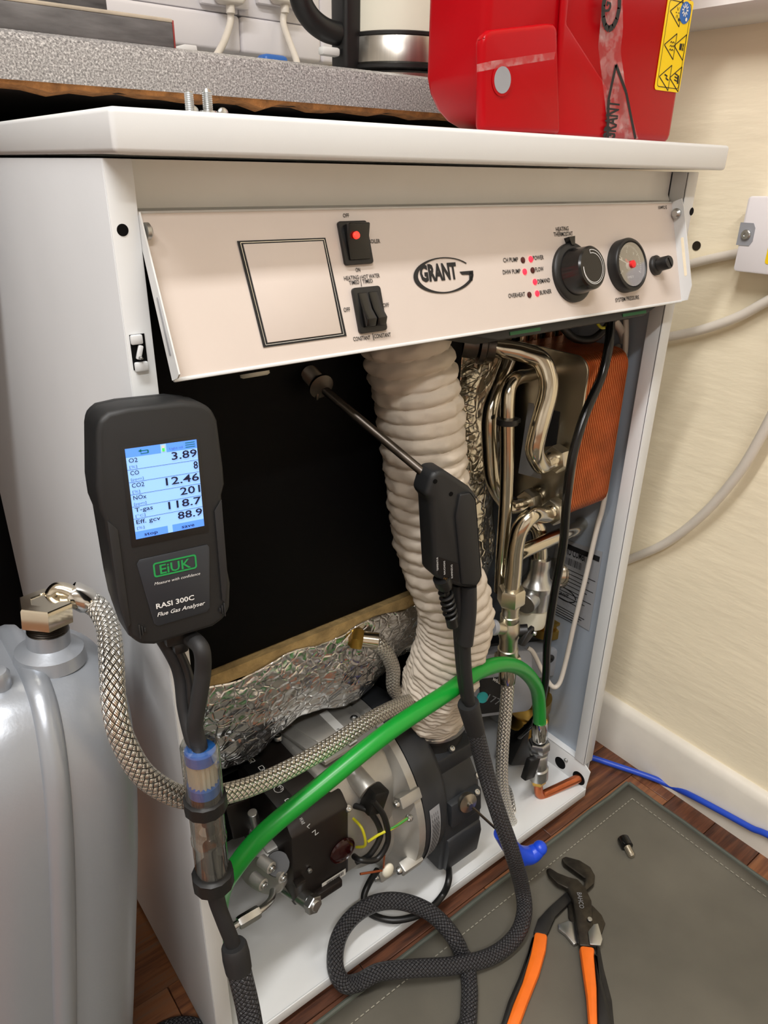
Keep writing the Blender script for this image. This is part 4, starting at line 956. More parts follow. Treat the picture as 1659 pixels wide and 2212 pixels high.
# ---------------------------------------------------------------- water trap hanging on the hoses
f0, f1_ = P(430, 1600, y=-.036), P(462, 1912, y=-.040); fd = f1_ - f0; FL = fd.length; fn = fd.normalized()
wt = thing('water_trap', 'clear plastic condensate trap with blue filter between black nuts', 'filter', f1_)
def shell(h0, h1, r, w=.0012): return [(r - w, h0), (r, h0), (r, h1), (r - w, h1), (r - w, h0)]
b = MB()
def openlathe(b, prof, o, a, n=32):
    k = len(b.v); b.lathe(prof, o, a, n); b.f.pop(); b.f.pop(); b.uv.pop(); b.uv.pop(); return b
openlathe(b, [(.004, .0), (.0125, .001), (.0138, .004), (.0138, FL * .36)], f0, fn); openlathe(b, [(.0126, FL * .36), (.0126, .005), (.005, .003)], f0, fn)
b.build('upper_bowl', 'clear', wt)
b = MB(); openlathe(b, [(.0128, FL * .40), (.0128, FL * .62), (.0134, FL * .63), (.0134, FL * .66), (.0128, FL * .67), (.0128, FL * .92)], f0, fn); openlathe(b, [(.0118, FL * .92), (.0118, FL * .40)], f0, fn); b.build('lower_bowl', 'clear', wt)
def nut12(h0, h1, r):
    bb = MB(); bb.lathe([(r * .86, h0), (r, h0 + .001), (r, h1 - .0015), (r * .86, h1)], f0, fn, 12); return bb.build('clamp_nut', 'black', wt)
nut12(FL * .355, FL * .445, .0160); nut12(FL * .89, FL * .995, .0160)
b = MB(); b.lathe([(.004, .006), (.0112, .008), (.0115, .016), (.009, .017)], f0, fn, 32); b.lathe([(.0105, FL * .262), (.0117, FL * .266), (.0115, FL * .325), (.009, FL * .33)], f0, fn, 32); b.build('filter_cap', 'filter_blue', wt)
b = MB(); k = 40; prof = []
for i in range(k * 2): pass
a0 = f0 + fn * .016; a1 = f0 + fn * FL * .275; uu = fn.orthogonal().normalized(); ww = fn.cross(uu); ring0 = []
b.v += [p for j in range(36) for p in (a0 + (uu * math.cos(j * PI / 18) + ww * math.sin(j * PI / 18)) * (.0108 if j % 2 else .0083), a1 + (uu * math.cos(j * PI / 18) + ww * math.sin(j * PI / 18)) * (.0108 if j % 2 else .0083))]
for j in range(36): j2 = (j + 1) % 36; b.face((2 * j, 2 * j2, 2 * j2 + 1, 2 * j + 1))
b.build('filter_pleats', 'filter_pleat', wt, smooth=10)
b = MB(); b.lathe([(.0045, FL * .43), (.0045, FL * .55), (.003, FL * .56)], f0, fn, 16); b.lathe([(.0055, FL * .70), (.0045, FL * .93)], f0, fn, 16); b.build('inner_tube', 'black', wt)
b = MB(); openlathe(b, [(.0118, FL * .585), (.0075, FL * .59), (.0072, FL * .61), (.0118, FL * .615)], f0, fn); b.build('baffle', 'clear', wt)
# hoses between analyser and trap
cable([G(-.012, -.100, -.024), P(384, 1440, y=-.012), P(398, 1530, y=-.020), P(412, 1590, y=-.03), f0 + fn * .004 + V((-.002, .004, 0))], .0050, 'rubber', 'rubber_hose', 'straight black rubber hose behind the trap hose under the analyser', 'hose')
cable([cn + V((.006, -.002, -.008)), P(434, 1400, y=-.034), P(438, 1450, y=-.035), P(428, 1520, y=-.036), P(421, 1570, y=-.036), f0 + fn * .006], .0058, 'rubber', 'rubber_hose', 'curved black rubber hose from the analyser into the clear trap', 'hose')
cable([cn + V((-.001, 0, -.018)), P(408, 1460, y=-.02), P(416, 1540, y=-.025), P(430, 1640, y=-.016), P(470, 1900, y=-.02), P(490, 1990, y=-.042), P(508, 2052, y=-.052)], .0032, 'black', 'probe_lead', 'thin black lead beside the clear trap', 'cable')
cable([f1_ - fn * .01, f1_ + fn * .012, P(482, 1985, y=-.046), P(500, 2030, y=-.05), P(508, 2055, y=-.052)], .0062, 'rubber', 'rubber_hose', 'black rubber hose below the clear trap', 'hose')
bs0 = P(505, 2040, y=-.052); bs1 = P(517, 2100, y=-.058)
bsl = thing('braided_sleeve', 'black braided sleeve running from the trap to the probe', 'cable sleeve', bs1)
MB().lathe([(.0095, 0), (.0105, .002), (.0112, .012), (.0108, .025)], bs0, bs1 - bs0, 24).build('shrink_sleeve', 'rubber', bsl)
MB().tube(smoothp([bs0 + (bs1 - bs0) * .7] + path((520, 2110, -.06), (536, 2180, -.07), (548, 2260, -.09), (556, 2360, -.12)) + [V((-.03, -.20, .20)), V((-.02, -.27, .05)), V((.02, -.36, .0125)), V((.10, -.50, .0125)), V((.20, -.66, .0125))], 12), .0098, 24).build('sleeve', 'braid_black', bsl)

# ================================================================== GAS PROBE
pr = thing('flue_probe', 'black pistol shaped flue probe with steel tube pushed into the sampling cone', 'probe', P(970, 1260, y=-.004))
t0, t1 = P(690, 833, y=.102), P(930, 1034, y=.008)
MB().tube([t0, t0 + (t1 - t0) * .5, t1], .0041, 18).build('probe_tube', 'dark_steel', pr)
yh = .0
HF = Fr(P(975, 1150, y=-.004), V((.985, -.17, 0)), V((0, 0, 1)))
ol = [HF.loc(*p) for p in ((928, 1022), (945, 1013), (958, 1014), (1012, 1050), (1022, 1062), (1028, 1085), (1040, 1240), (1034, 1258), (1016, 1269), (990, 1266), (937, 1246), (934, 1236), (926, 1078), (914, 1070))]
b = MB(); b.prism([HF(*q, .004) for q in ol], HF.n * -.026, .005, 4); hb = b.build('handle', 'charcoal', pr)
ol2 = [HF.loc(*p) for p in ((985, 1062), (1008, 1058), (1020, 1075), (1032, 1240), (1022, 1260), (990, 1258), (976, 1110))]
MB().prism([HF(*q, .0035) for q in ol2], HF.n * .0028, .0022, 3).build('battery_cover', 'charcoal', hb)
for px, py in ((940, 1040), (974, 1067)): MB().lathe([(.0021, -.0002), (.0021, .0004)], HF.px(px, py, .004), HF.n, 16).build('screw_recess', 'black_panel', hb)
q = [HF.loc(*p) for p in ((940, 1198), (984, 1213), (985, 1252), (941, 1235))]
lbp = MB().prism([HF(*p, .0042) for p in q], HF.n * .0006).build('label_plate', 'black_gloss', hb)
for (x, y, s) in ((946, 1232, 'TEMPERATUR'), (961, 1240, 'RAUCHGAS'), (977, 1248, 'KAMINZUG')):
    T(s, HF.px(x + 1, y, .005), HF.px(x, y - 29, .005), .0017, HF.n, 'print_white', lbp, 'lettering', .0002)
T('1424', HF.px(957, 1251, .005), HF.px(968, 1255, .005), .0024, HF.n, 'brass', hb, 'stamped_number', .0002)
# strain relief spring, connector
s0, s1 = P(954, 1248, y=-.002), P(966, 1280, y=-.002)
MB().lathe([(.0085, 0), (.0085, .008), (.0065, .014)], s0, s1 - s0, 20).build('gland', 'black', pr)
b = MB(); hp = []
g0, g1 = P(962, 1276, y=-.002), P(977, 1345, y=-.003); gd = (g1 - g0); gl_ = gd.length; gn = gd.normalized(); gu = gn.orthogonal().normalized(); gw = gn.cross(gu)
for i in range(5 * 16 + 1):
    a = i * 2 * PI / 16; hp.append(g0 + gn * (gl_ * .8 * i / 80) + (gu * math.cos(a) + gw * math.sin(a)) * .0058)
b.tube(hp, .0017, 8); b.lathe([(.004, 0), (.0035, gl_ * .85)], g0, gn, 14); b.cyl(g1 - gn * .008, g1 + gn * .004, .006); b.build('strain_relief', 'black', pr)
cable(path((985, 1262, .004), (988, 1330, .004), (992, 1400, .004), (1000, 1480, .002), (1014, 1545, .0)), .0062, 'rubber', 'probe_hose', 'left flat black hose below the probe handle', 'hose', flat=.7)
b = MB(); b.tube(smoothp(path((1010, 1262, -.004), (1010, 1320, -.004), (1003, 1388, -.004)), 8), .0100, 20, flat=.75); o = b.build('hose_sleeve', 'rubber', pr)
cable(path((1003, 1380, -.004), (1006, 1440, -.004), (1012, 1500, -.004), (1020, 1550, -.003)), .0062, 'rubber', 'probe_hose', 'right black hose leaving the thick sleeve below the probe handle', 'hose')
k0_, k1_ = P(1011, 1518, y=-.002), P(1027, 1578, y=-.004)
ps = thing('probe_sleeve', 'black braided sleeve looping from the probe onto the grey mat', 'cable sleeve', P(1120, 2000, z=.02))
MB().lathe([(.0110, 0), (.0118, .002), (.0112, .02), (.0104, (k1_ - k0_).length)], k0_, k1_ - k0_, 24).build('shrink_sleeve', 'rubber', ps)
sp = [k1_ - (k1_ - k0_) * .1] + path((1050, 1670, -.012), (1078, 1760, -.030), (1106, 1840, -.045)) + [P(1128, 1920, z=.060), P(1132, 1975, z=.034), P(1112, 2025, z=.022), P(1060, 2066, z=.018), P(980, 2086, z=.026), P(890, 2092, z=.034), P(820, 2100, z=.030), P(775, 2122, z=.022), P(742, 2124, z=.026), P(724, 2085, z=.040), P(732, 2025, z=.055), P(765, 1978, z=.066), P(815, 1950, z=.070), P(870, 1948, z=.068), P(930, 1972, z=.058), P(978, 2022, z=.040), P(1004, 2080, z=.006), P(1014, 2130, z=.014), P(1012, 2200, z=.013), P(1006, 2300, z=.013), V((.19, -.28, .0135)), V((.24, -.44, .0135)), V((.33, -.62, .0135))]
pp_ = smoothp(sp, 14); pp_ = [V((p.x, p.y, max(p.z, .0135))) for p in pp_]
MB().tube(pp_, .0098, 24).build('sleeve', 'braid_black', ps)
# thin black flex loop by the burner
cable([P(815, 1880, y=.07), P(797, 1908, z=.052), P(786, 1940, z=.042), P(798, 1972, z=.037), P(850, 1988, z=.037), P(915, 1972, z=.037), P(955, 1935, z=.037), P(970, 1895, z=.055), P(965, 1850, y=.06)], .0042, 'black', 'black_cable', 'thin black flex looped on the tray in front of the burner')
cable([P(340, 2230, z=.010), P(380, 2214, z=.010), P(420, 2216, z=.010), P(440, 2240, z=.010)], .008, 'braid_black', 'black_cable', 'scrap of black braided cable on the floor at the bottom edge', 'cable')
# ---------------------------------------------------------------- blue T-handle key in the damper
tk = thing('hex_key', 'blue handled hex key stuck in the damper dial', 'hex key', P(1135, 1850, y=-.02))
r0 = kc2 + V((-.001, -.006, .001)); r1_ = P(1108, 1824, y=-.022)
MB().tube([r0, (r0 + r1_) / 2, r1_], .0017, 8).build('shaft', 'dark_steel', tk)
hc = P(1132, 1848, y=-.03); b = MB()
sh = smoothp([P(1080, 1800, y=-.022), P(1100, 1826, y=-.022), P(1118, 1845, y=-.026), P(1142, 1848, y=-.030), P(1160, 1838, y=-.034), P(1166, 1832, y=-.035)], 6)
b.tube(sh, [.006 + .006 * math.sin(PI * min(1, (i + 4) / (len(sh) + 5))) for i in range(len(sh))], 16); b.ball(sh[-1], .0095); b.ball(P(1125, 1855, y=-.028), .0105, (1.3, 1, .9))
b.build('handle', 'blue', tk)

# ================================================================== GREY EXPANSION TANK (leans on the casing)
lean = Matrix.Rotation(math.radians(8.7), 4, 'Y'); base = V((-.1655, 0, 0))
def TK(x, y, z): return base + (lean @ V((x, y, z)))
tk_ = thing('expansion_tank', 'silver grey flat steel expansion tank leaning beside the casing', 'tank', (-.19, .18, 0))
ty0, ty1, tz0, tz1 = -.004, .185, .004, .538
def half(s):
    b = MB(); nU, nV = 96, 18; cy_, cz_ = (ty0 + ty1) / 2, (tz0 + tz1) / 2; hy, hz = (ty1 - ty0) / 2, (tz1 - tz0) / 2
    for j in range(nV + 1):
        t = j / nV; a = t * PI / 2; inset = (1 - math.cos(a) ** .75) ; dep = math.sin(a) ** .72
        for i in range(nU):
            q = 2 * PI * i / nU; n = 3.7 - .5 * t; c_, s_ = math.cos(q), math.sin(q); r = (abs(c_) ** n + abs(s_) ** n) ** (-1 / n)
            ky = hy * r * c_; kz = hz * r * s_; sc = 1 - .0
            d = .055 * inset                                   # walls roll in by up to 75 mm towards the flat face
            ky *= max(0, (hy - d)) / hy * (1 if j < nV else 1); kz *= max(0, (hz - d)) / hz
            if j == nV: pass
            b.v.append(TK(s * (.008 + .062 * dep), cy_ + ky, cz_ + kz))
    for j in range(nV):
        for i in range(nU): i2 = (i + 1) % nU; a = j * nU; b.face((a + i, a + i2, a + nU + i2, a + nU + i))
    b.face([nV * nU + i for i in range(nU)]); return b
half(1).build('shell', 'tank', tk_, smooth=60); half(-1).build('shell', 'tank', tk_, smooth=60)
b = MB(); nU = 120; cy_, cz_ = (ty0 + ty1) / 2, (tz0 + tz1) / 2; hy, hz = (ty1 - ty0) / 2, (tz1 - tz0) / 2; pts = []
sec = [(-.0095, -.014), (-.0088, .0005), (-.006, .004), (0, .0052), (.006, .004), (.0088, .0005), (.0095, -.014)]
for i in range(nU):
    q = 2 * PI * i / nU; n = 3.7; c_, s_ = math.cos(q), math.sin(q); r = (abs(c_) ** n + abs(s_) ** n) ** (-1 / n)
    for x, d in sec: b.v.append(TK(x, cy_ + (hy + d) * r * c_, cz_ + (hz + d) * r * s_))
m_ = len(sec)
for i in range(nU):
    for j in range(m_ - 1): i2 = (i + 1) % nU; b.face((i * m_ + j, i * m_ + j + 1, i2 * m_ + j + 1, i2 * m_ + j))
b.build('seam_band', 'tank', tk_, smooth=60)
# threaded stub and hex nut
st0 = P(106, 1396, y=.078); ax = V((.10, 0, .99))
MB().lathe([(.026, -.012), (.024, -.002), (.0185, .001), (.0152, .003), (.015, .014)], st0, ax, 32).build('stub', 'tank', tk_)
prof = []
for i in range(6): prof += [(.0145, .014 + i * .0018), (.0132, .0149 + i * .0018)]
MB().lathe(prof, st0, ax, 28).build('thread', 'dark_steel', tk_)
MB().lathe([(.0165, .022), (.0195, .023), (.0195, .0375), (.0185, .039), (.011, .0395), (.0105, .0385)], st0, ax, 6, (1, .35, 0)).build('hex_nut', 'nickel', hs)
vc = P(8, 1512, y=.06); MB().lathe([(.012, -.006), (.011, 0), (.0052, .002), (.005, .012), (.0075, .013), (.0078, .024), (.006, .027), (.003, .028)], vc, (0, -.1, 1), 24).build('air_valve', 'tank', tk_)

# ================================================================== RED BURNER COVER ON THE LID
YR = .045
RF = Fr((0, YR, .8925), (1, 0, 0), (0, 0, 1))
rc_ = thing('burner_cover', 'glossy red plastic burner cover standing on the boiler lid', 'cover', (.47, .1, .8925))
RB = Fr((0, YR + .07, .8925), (1, 0, 0), (0, 0, 1)); xl = RB.loc(914, 100)[0]; xr_ = RF.loc(1450, 308)[0]
zt = .36
lf = [RB.loc(*p) for p in ((915, 170), (922, 205), (938, 240), (960, 265))]
ol = [(xr_, .001), (xr_ + .001, zt), (xl, zt)] + [(min(p[0], 9), p[1]) for p in lf] + [(RB.loc(985, 285)[0], .006), (RB.loc(1020, 285)[0], .001)]
b = MB(); b.prism(fpoly(RF, ol), (0, .07, 0), .008, 3); sh_o = b.build('shell', 'red', rc_)
bo = [RF.loc(*p) for p in ((1023, 284), (1023, 92), (1029, 76), (1042, 67), (1165, 53), (1178, 54), (1186, 62), (1193, 290))]
bo = [(x, max(z, .0012)) for x, z in bo]
MB().prism(fpoly(RF, bo), (0, -.010, 0), .004, 3).build('raised_panel', 'red', rc_)
bo = [RF.loc(*p) for p in ((1187, 292), (1181, 0), (1206, 20), (1216, 52), (1305, 190), (1312, 300))]; bo[1] = (bo[1][0], zt * .9); bo[2] = (bo[2][0], zt * .9); bo = [(x, max(z, .0012)) for x, z in bo]
MB().prism(fpoly(RF, bo), (0, -.005, 0), .003, 3).build('raised_rib', 'red', rc_)
F4 = Fr((0, YR - .0102, .8925), (1, 0, 0), (0, 0, 1))
MB().lathe([(.0112, 0), (.0112, .0006), (.0095, .0008)], F4.px(1084, 173), F4.n, 30).build('hole_rim', 'red', rc_)
MB().lathe([(.0092, 0), (.0092, .0010)], F4.px(1084, 173), F4.n, 30).build('hole', 'grey_plastic', rc_)
F5 = Fr((0, YR - .0108, .8925), (1, 0, 0), (0, 0, 1))
def strip(p, F, c, m, nm):
    MB().prism([F.px(*q) for q in p], F.n * c).build(nm, m, rc_)
strip(((1030, 139), (1060, 132), (1199, 112), (1196, 128), (1060, 150), (1030, 156)), F5, .0004, 'tape', 'clear_tape')
strip(((1300, 0), (1344, 0), (1345, 60), (1340, 110), (1352, 200), (1378, 300), (1316, 300), (1304, 200), (1292, 100), (1298, 40)), Fr((0, YR - .0056, .8925), (1, 0, 0), (0, 0, 1)), .0004, 'tape', 'printed_tape')
F6 = Fr((0, YR - .0062, .8925), (1, 0, 0), (0, 0, 1))
T('GRANT', F6.px(1326, 305), F6.px(1338, 218), .017, F6.n, 'print_black', rc_, 'tape_lettering', .0004, .03)
b = MB(); 
for p_, q_ in (((1312, 300), (1314, 215)), ((1314, 215), (1330, 140)), ((1330, 140), (1352, 200)), ((1352, 200), (1372, 300))): line(b, F6, F6.loc(*p_), F6.loc(*q_), .0035, .0003)
b.build('tape_print', 'print_black', rc_); b = MB()
g0 = F6.loc(1320, 15)
for i in range(12):
    a = i * PI / 6; line(b, F6, (g0[0] + .011 * math.cos(a), g0[1] + .016 * math.sin(a)), (g0[0] + .011 * math.cos(a + .56), g0[1] + .016 * math.sin(a + .56)), .005, .0003)
b.build('tape_ring', 'print_black', rc_)
T('G', F6.px(1316, 30), F6.px(1320, 6), .012, F6.n, 'print_black', rc_, 'tape_lettering', .0004, .03)
# yellow warning label
F7 = Fr((0, YR - .0004, .8925), (1, 0, 0), (0, 0, 1))
a0, a1 = F7.loc(1413, 193), F7.loc(1466, 201); lx0, lx1, lz0 = a0[0], a1[0], (a0[1] + a1[1]) / 2; lz1 = F7.loc(1470, -4)[1]
yl_ = MB().prism(fpoly(F7, rrect(lx0, lz0, lx1, lz1, .003)), F7.n * .0004).build('warning_label', 'yellow', rc_)
b = MB(); q = rrect(lx0 + .003, lz0 + .003, lx1 - .003, lz1 - .003, .003)
for i in range(len(q)): line(b, F7, q[i], q[(i + 1) % len(q)], .0006, .0006)
tr_ = (((1439, 150), (1460, 155)), )
def tri(px, py, kind):
    c = V(F7.loc(px, py)); s = .0105; pts = [c + V((-s * .95, 0)), c + V((s * .75, s)), c + V((s * .75, -s))]
    for i in range(3): line(b, F7, pts[i], pts[(i + 1) % 3], .0009, .0006)
    c = c + V((.002, 0))
    if kind == 0:
        for i in range(6): a = i * 1.05; line(b, F7, c + V((.001 * math.cos(a), .002 * math.sin(a))), c + V((.003 * math.cos(a), .005 * math.sin(a))), .0006, .0006)
        line(b, F7, c + V((.003, -.004)), c + V((.0045, -.006)), .0025, .0006)
    if kind == 1:
        for d in (-.003, 0, .003):
            for j in range(4): line(b, F7, c + V((-.003 + j * .0018, d + (.0007 if j % 2 else -.0007))), c + V((-.003 + (j + 1) * .0018, d + (-.0007 if j % 2 else .0007))), .0007, .0006)
    if kind == 2:
        line(b, F7, c + V((-.003, 0)), c + V((.001, 0)), .0052, .0006); line(b, F7, c + V((.002, .003)), c + V((.004, -.003)), .001, .0006); line(b, F7, c + V((.002, -.003)), c + V((.004, .003)), .001, .0006)
    if kind == 3:
        line(b, F7, c + V((-.004, .0022)), c + V((.001, .0012)), .0012, .0006); line(b, F7, c + V((.001, .0012)), c + V((-.001, -.0008)), .001, .0006); line(b, F7, c + V((-.001, -.0008)), c + V((.004, -.002)), .0012, .0006)
    if kind == 4:
        line(b, F7, c + V((.003, -.004)), c + V((.002, .003)), .0028, .0006)
        for d in (-.002, .0005, .003): line(b, F7, c + V((.001, d)), c + V((-.004, d + .001)), .0011, .0006)
for px, py, k in ((1460, 27, 0), (1447, 99, 1), (1468, 101, 2), (1436, 167, 3), (1458, 170, 4)): tri(px, py, k)
b.build('warning_symbol', 'print_black', yl_)
c = F7.loc(1479, 28); MB().prism(fpoly(F7, circ(c, .0088, 28), .0005), F7.n * .0002).build('blue_disc', 'sign_blue', yl_)
b = MB()
for i in range(10): a = i * PI / 5; line(b, F7, (c[0] - .001 + .002 * math.cos(a), c[1] + .002 + .002 * math.sin(a)), (c[0] - .001 + .0052 * math.cos(a), c[1] + .002 + .0052 * math.sin(a)), .0012, .0009)
b.poly(fpoly(F7, circ((c[0] + .003, c[1] - .005), .0016, 10), .0009)); b.build('gear_symbol', 'print_white', yl_)

# ================================================================== WORKTOP AND WHAT STANDS ON IT
YC = .272; ZC0, ZC1 = .9205, .9585
wk = thing('worktop', 'grey speckled kitchen worktop with raw chipboard lower edge behind the boiler', 'worktop', (0, .58, ZC0))
b = MB(); b.prism([V((-2.0, y, z)) for y, z in ((YC, ZC0 + .003), (YC, ZC1 - .010), (YC + .003, ZC1 - .003), (YC + .01, ZC1), (.895, ZC1), (.895, ZC0 + .003))], (2.0 + WX - .002, 0, 0)); b.build('laminate_top', 'worktop', wk)
b = MB(); n = 140; k0 = 0
for i in range(n + 1):
    x = -2 + (2 + WX - .003) * i / n; h = .004 + .004 * noise.noise((x * 30, 3, 3)) + .002 * noise.noise((x * 110, 1, 3))
    for y, z in ((YC + .001, ZC0 + .0032), (YC + .003, ZC0 + .003 - h), (YC + .02, ZC0 + .001 - h), (YC + .02, ZC0 + .0032)): b.v.append(V((x, y, z)))
for i in range(n):
    for j in range(4): a = i * 4; b.face((a + j, a + (j + 1) % 4, a + 4 + (j + 1) % 4, a + 4 + j))
b.build('chipboard_core', 'chip', wk)
MB().span((-2, YC + .012, ZC0 - .0005), (WX - .003, .89, ZC0 + .0031), 0).build('underside', 'underside', wk)  # painted dark brown to stand for the unlit bottom face
# carcass wall holding the worktop left of the boiler (only its dark inside shows under the top)
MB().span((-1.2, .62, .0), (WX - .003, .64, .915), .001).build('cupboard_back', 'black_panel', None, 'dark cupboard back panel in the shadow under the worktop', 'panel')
# worn board and a dark slab lying on the worktop
wb0 = P(0, 68, y=YC + .012); ex = P(380, 108, y=YC + .012).x
wbd = thing('worn_board', 'worn grey painted wooden tray with scuffed front at left of the worktop', 'tray', (ex - .2, .36, ZC1))
zt1 = P(375, 50, y=YC + .012).z
MB().span((ex - .5, YC + .011, ZC1), (ex - .0015, YC + .02, zt1), .001).build('front_board', 'worn_board', wbd)
MB().span((ex - .5, YC + .011, zt1), (ex - .001, YC + .021, zt1 + .003), .001).build('top_edge', 'board_edge', wbd)
MB().span((ex - .0015, YC + .011, ZC1), (ex, YC + .16, zt1 + .002), .0005).build('end_edge', 'red_edge', wbd)
MB().span((ex - .5, YC + .15, ZC1), (ex - .0015, YC + .16, zt1), .001).build('rear_board', 'worn_board', wbd)
e2 = P(233, 22, y=.52); MB().span((e2.x - .5, .52, ZC1), (e2.x, .53, 1.25), .002).build('dark_board', 'worn_board', None, 'dark flat board standing behind the worn tray', 'board')
# dado trunking with sockets on the back wall
YB = .9
tz0 = P(695, 135, y=YB - .05).z; tzm = P(560, 40, y=YB - .05).z
dt = thing('wall_trunking', 'white plastic dado trunking along the back wall', 'trunking', (0, YB, tz0))
xs = [-1.0, .02, P(520, 60, y=YB - .05).x, P(695, 100, y=YB - .05).x, WX - .002]
for a, c in zip(xs, xs[1:]): MB().span((a + .0006, YB - .05, tz0), (c - .0006, YB, tzm), .006, 3).build('lower_cover', 'plastic_white', dt)
for a, c in zip(xs, xs[1:]): MB().span((a + .0006, YB - .046, tzm + .001), (c - .0006, YB, tzm + .18), .003).build('upper_cover', 'plastic_white', dt)
cols = ((478, 'left'), (602, 'right'))
for i, (px, w) in enumerate(((483, 0), (600, 1))):
    c = P(px, 8, y=YB - .05)
    so = thing('wall_socket', ('white wall socket with plug left of the kettle, the left one', 'white wall socket with plug nearest the kettle')[i], 'socket', c)
    MB().box(c + V((0, -.002, .038)), (.084, .012, .086), None, .003).build('plate', 'plastic_white', so)
    pg = thing('power_plug', ('white mains plug in the left wall socket', 'white mains plug in the socket nearest the kettle')[i], 'plug', c + V((0, -.03, 0)))
    MB().prism([c + V(p) for p in ((-.024, -.009, .04), (.024, -.009, .04), (.026, -.009, .006), (.018, -.009, -.004), (-.018, -.009, -.004), (-.026, -.009, .006))], (0, -.026, 0), .005, 3).build('body', 'cable_white', pg)
    MB().cyl(c + V((0, -.022, -.016)), c + V((0, -.022, 0)), .007).build('strain_relief', 'cable_white', pg)
    if i == 0: q = [c + V((0, -.022, -.01)), P(497, 50, y=.83), P(484, 90, y=.80), P(465, 125, y=.76), P(452, 145, y=.74), V((P(450, 150, y=.74).x - .02, .72, ZC1 + .012)), V((P(450, 150, y=.74).x - .12, .68, ZC1 + .006))]
    else: q = [c + V((0, -.022, -.01)), P(612, 50, y=.83), P(625, 90, y=.80), P(640, 130, y=.76), P(647, 155, y=.74), V((P(650, 165, y=.74).x + .01, .70, ZC1 + .012)), V((P(650, 165, y=.74).x + .02, .58, ZC1 + .006))]
    MB().tube(smoothp(q, 8), .0055, 12).build('flex', 'cable_white', pg)
c = P(592, 133, y=.70); MB().span((c.x - .022, .69, ZC1), (c.x + .022, .72, c.z + .009), .008, 3).build('blue_container', 'sign_blue', None, 'small blue container at the back of the worktop below the plugs', 'container')
MB().prism([P(*p, y=.345) for p in ((380, 100), (400, 95), (425, 98), (428, 112), (384, 112))], (0, .03, -.004), .001).build('crumpled_paper', 'label_white', None, 'crumpled pale wrapper beside the worn tray', 'wrapper')
# kettle
KY = .40; kb = P(765, 150, y=KY); kr = .078; kc_ = V((kb.x + kr, KY + .01, ZC1))
ke = thing('kettle', 'brushed steel jug kettle with black handle on the worktop', 'kettle', kc_)
MB().lathe([(.078, 0), (.082, .003), (.082, .010), (.074, .014)], kc_, (0, 0, 1), 56).build('power_base', 'brushed', ke)
z1 = P(780, 88, y=KY).z - ZC1 + .012; z2 = P(780, 50, y=KY).z - ZC1
zz1 = P(770, 53, y=KY - .06).z - ZC1
MB().lathe([(.074, .013), (.0795, .016), (.0795, .019), (.076, .020)], kc_, (0, 0, 1), 56).build('base_ring', 'black', ke)
MB().lathe([(.075, .019), (.0775, .022), (.0765, zz1 - .002), (.075, zz1)], kc_, (0, 0, 1), 56).build('lower_band', 'brushed', ke)
MB().lathe([(.0752, zz1 - .001), (.0768, zz1), (.0768, zz1 + .003), (.0752, zz1 + .004)], kc_, (0, 0, 1), 56).build('seam_ring', 'black', ke)
MB().lathe([(.075, zz1 + .003), (.0745, zz1 + .05), (.066, zz1 + .14), (.06, zz1 + .16)], kc_, (0, 0, 1), 56).build('jug', 'ivory', ke)
MB().lathe([(.061, zz1 + .158), (.05, zz1 + .172), (.012, zz1 + .178), (.012, zz1 + .19)], kc_, (0, 0, 1), 48).build('kettle_lid', 'black', ke)
xk = kc_.x - .077
MB().span((xk - .018, KY - .006, ZC1 + .012), (xk + .008, KY + .026, ZC1 + .20), .006, 3).build('handle_spine', 'black', ke)
MB().tube(smoothp([V((xk - .008, KY + .01, P(735, 75, y=KY).z + .004))] + path((725, 72, KY + .01), (698, 62, KY + .01), (670, 38, KY + .01), (650, 0, KY + .01), (645, -60, KY + .01), (665, -120, KY + .01)) + [V((xk, KY + .01, ZC1 + .19))], 10), .0125, 18).build('handle', 'black', ke)
MB().span(P(698, 118, y=KY), P(736, 103, y=KY) + V((0, .012, 0)), .003).build('switch_lever', 'label_white', ke)

# ================================================================== MAT AND TOOLS ON THE FLOOR
mc = P(1357, 1694, z=.004); mr = P(1659, 1912, z=.004); ml = P(700, 2206, z=.004); dR = (mr - mc).normalized(); dL = (ml - mc).normalized()
far = mc + dL * .9 + dR * .9
mt = thing('floor_mat', 'dark grey green work mat with stitched hem on the floor', 'mat', (mc + dL * .4 + dR * .4).to_2d().to_3d())
b = MB(); nn = 44
for i in range(nn + 1):
    for j in range(nn + 1):
        p = mc + dL * (.95 * i / nn) + dR * (.95 * j / nn); p.z = .0042 + .0010 * noise.noise((p.x * 14, p.y * 14, 0)) + .0012 * abs(noise.noise((p.x * 5, p.y * 5, 4))); b.v.append(p)
for i in range(nn):
    for j in range(nn): a = i * (nn + 1) + j; b.face((a, a + 1, a + nn + 2, a + nn + 1))
o = b.build('sheet', 'mat_fabric', mt, smooth=80); md = o.modifiers.new('thick', 'SOLIDIFY'); md.thickness = .003; md.offset = -1
b = MB()
for s, dA, dB in ((0, dL, dR), (1, dR, dL)): b.tube([mc + dA * (.95 * i / 20) + dB * (-.002 + .002 * noise.noise((i * .7, s, 0))) + V((0, 0, .0005)) for i in range(21)], .0032, 8)
b.build('hem', 'mat_edge', mt)
b = MB()
for dA, dB, L in ((dL, dR, .75), (dR, dL, .75)):
    for i in range(int(L / .0075)): p = mc + dA * (.022 + i * .0075) + dB * .022; p.z = .0066; b.tube([p, p + dA * .0045], .0007, 5)
b.build('stitching', 'stitch', mt, kind='stuff')
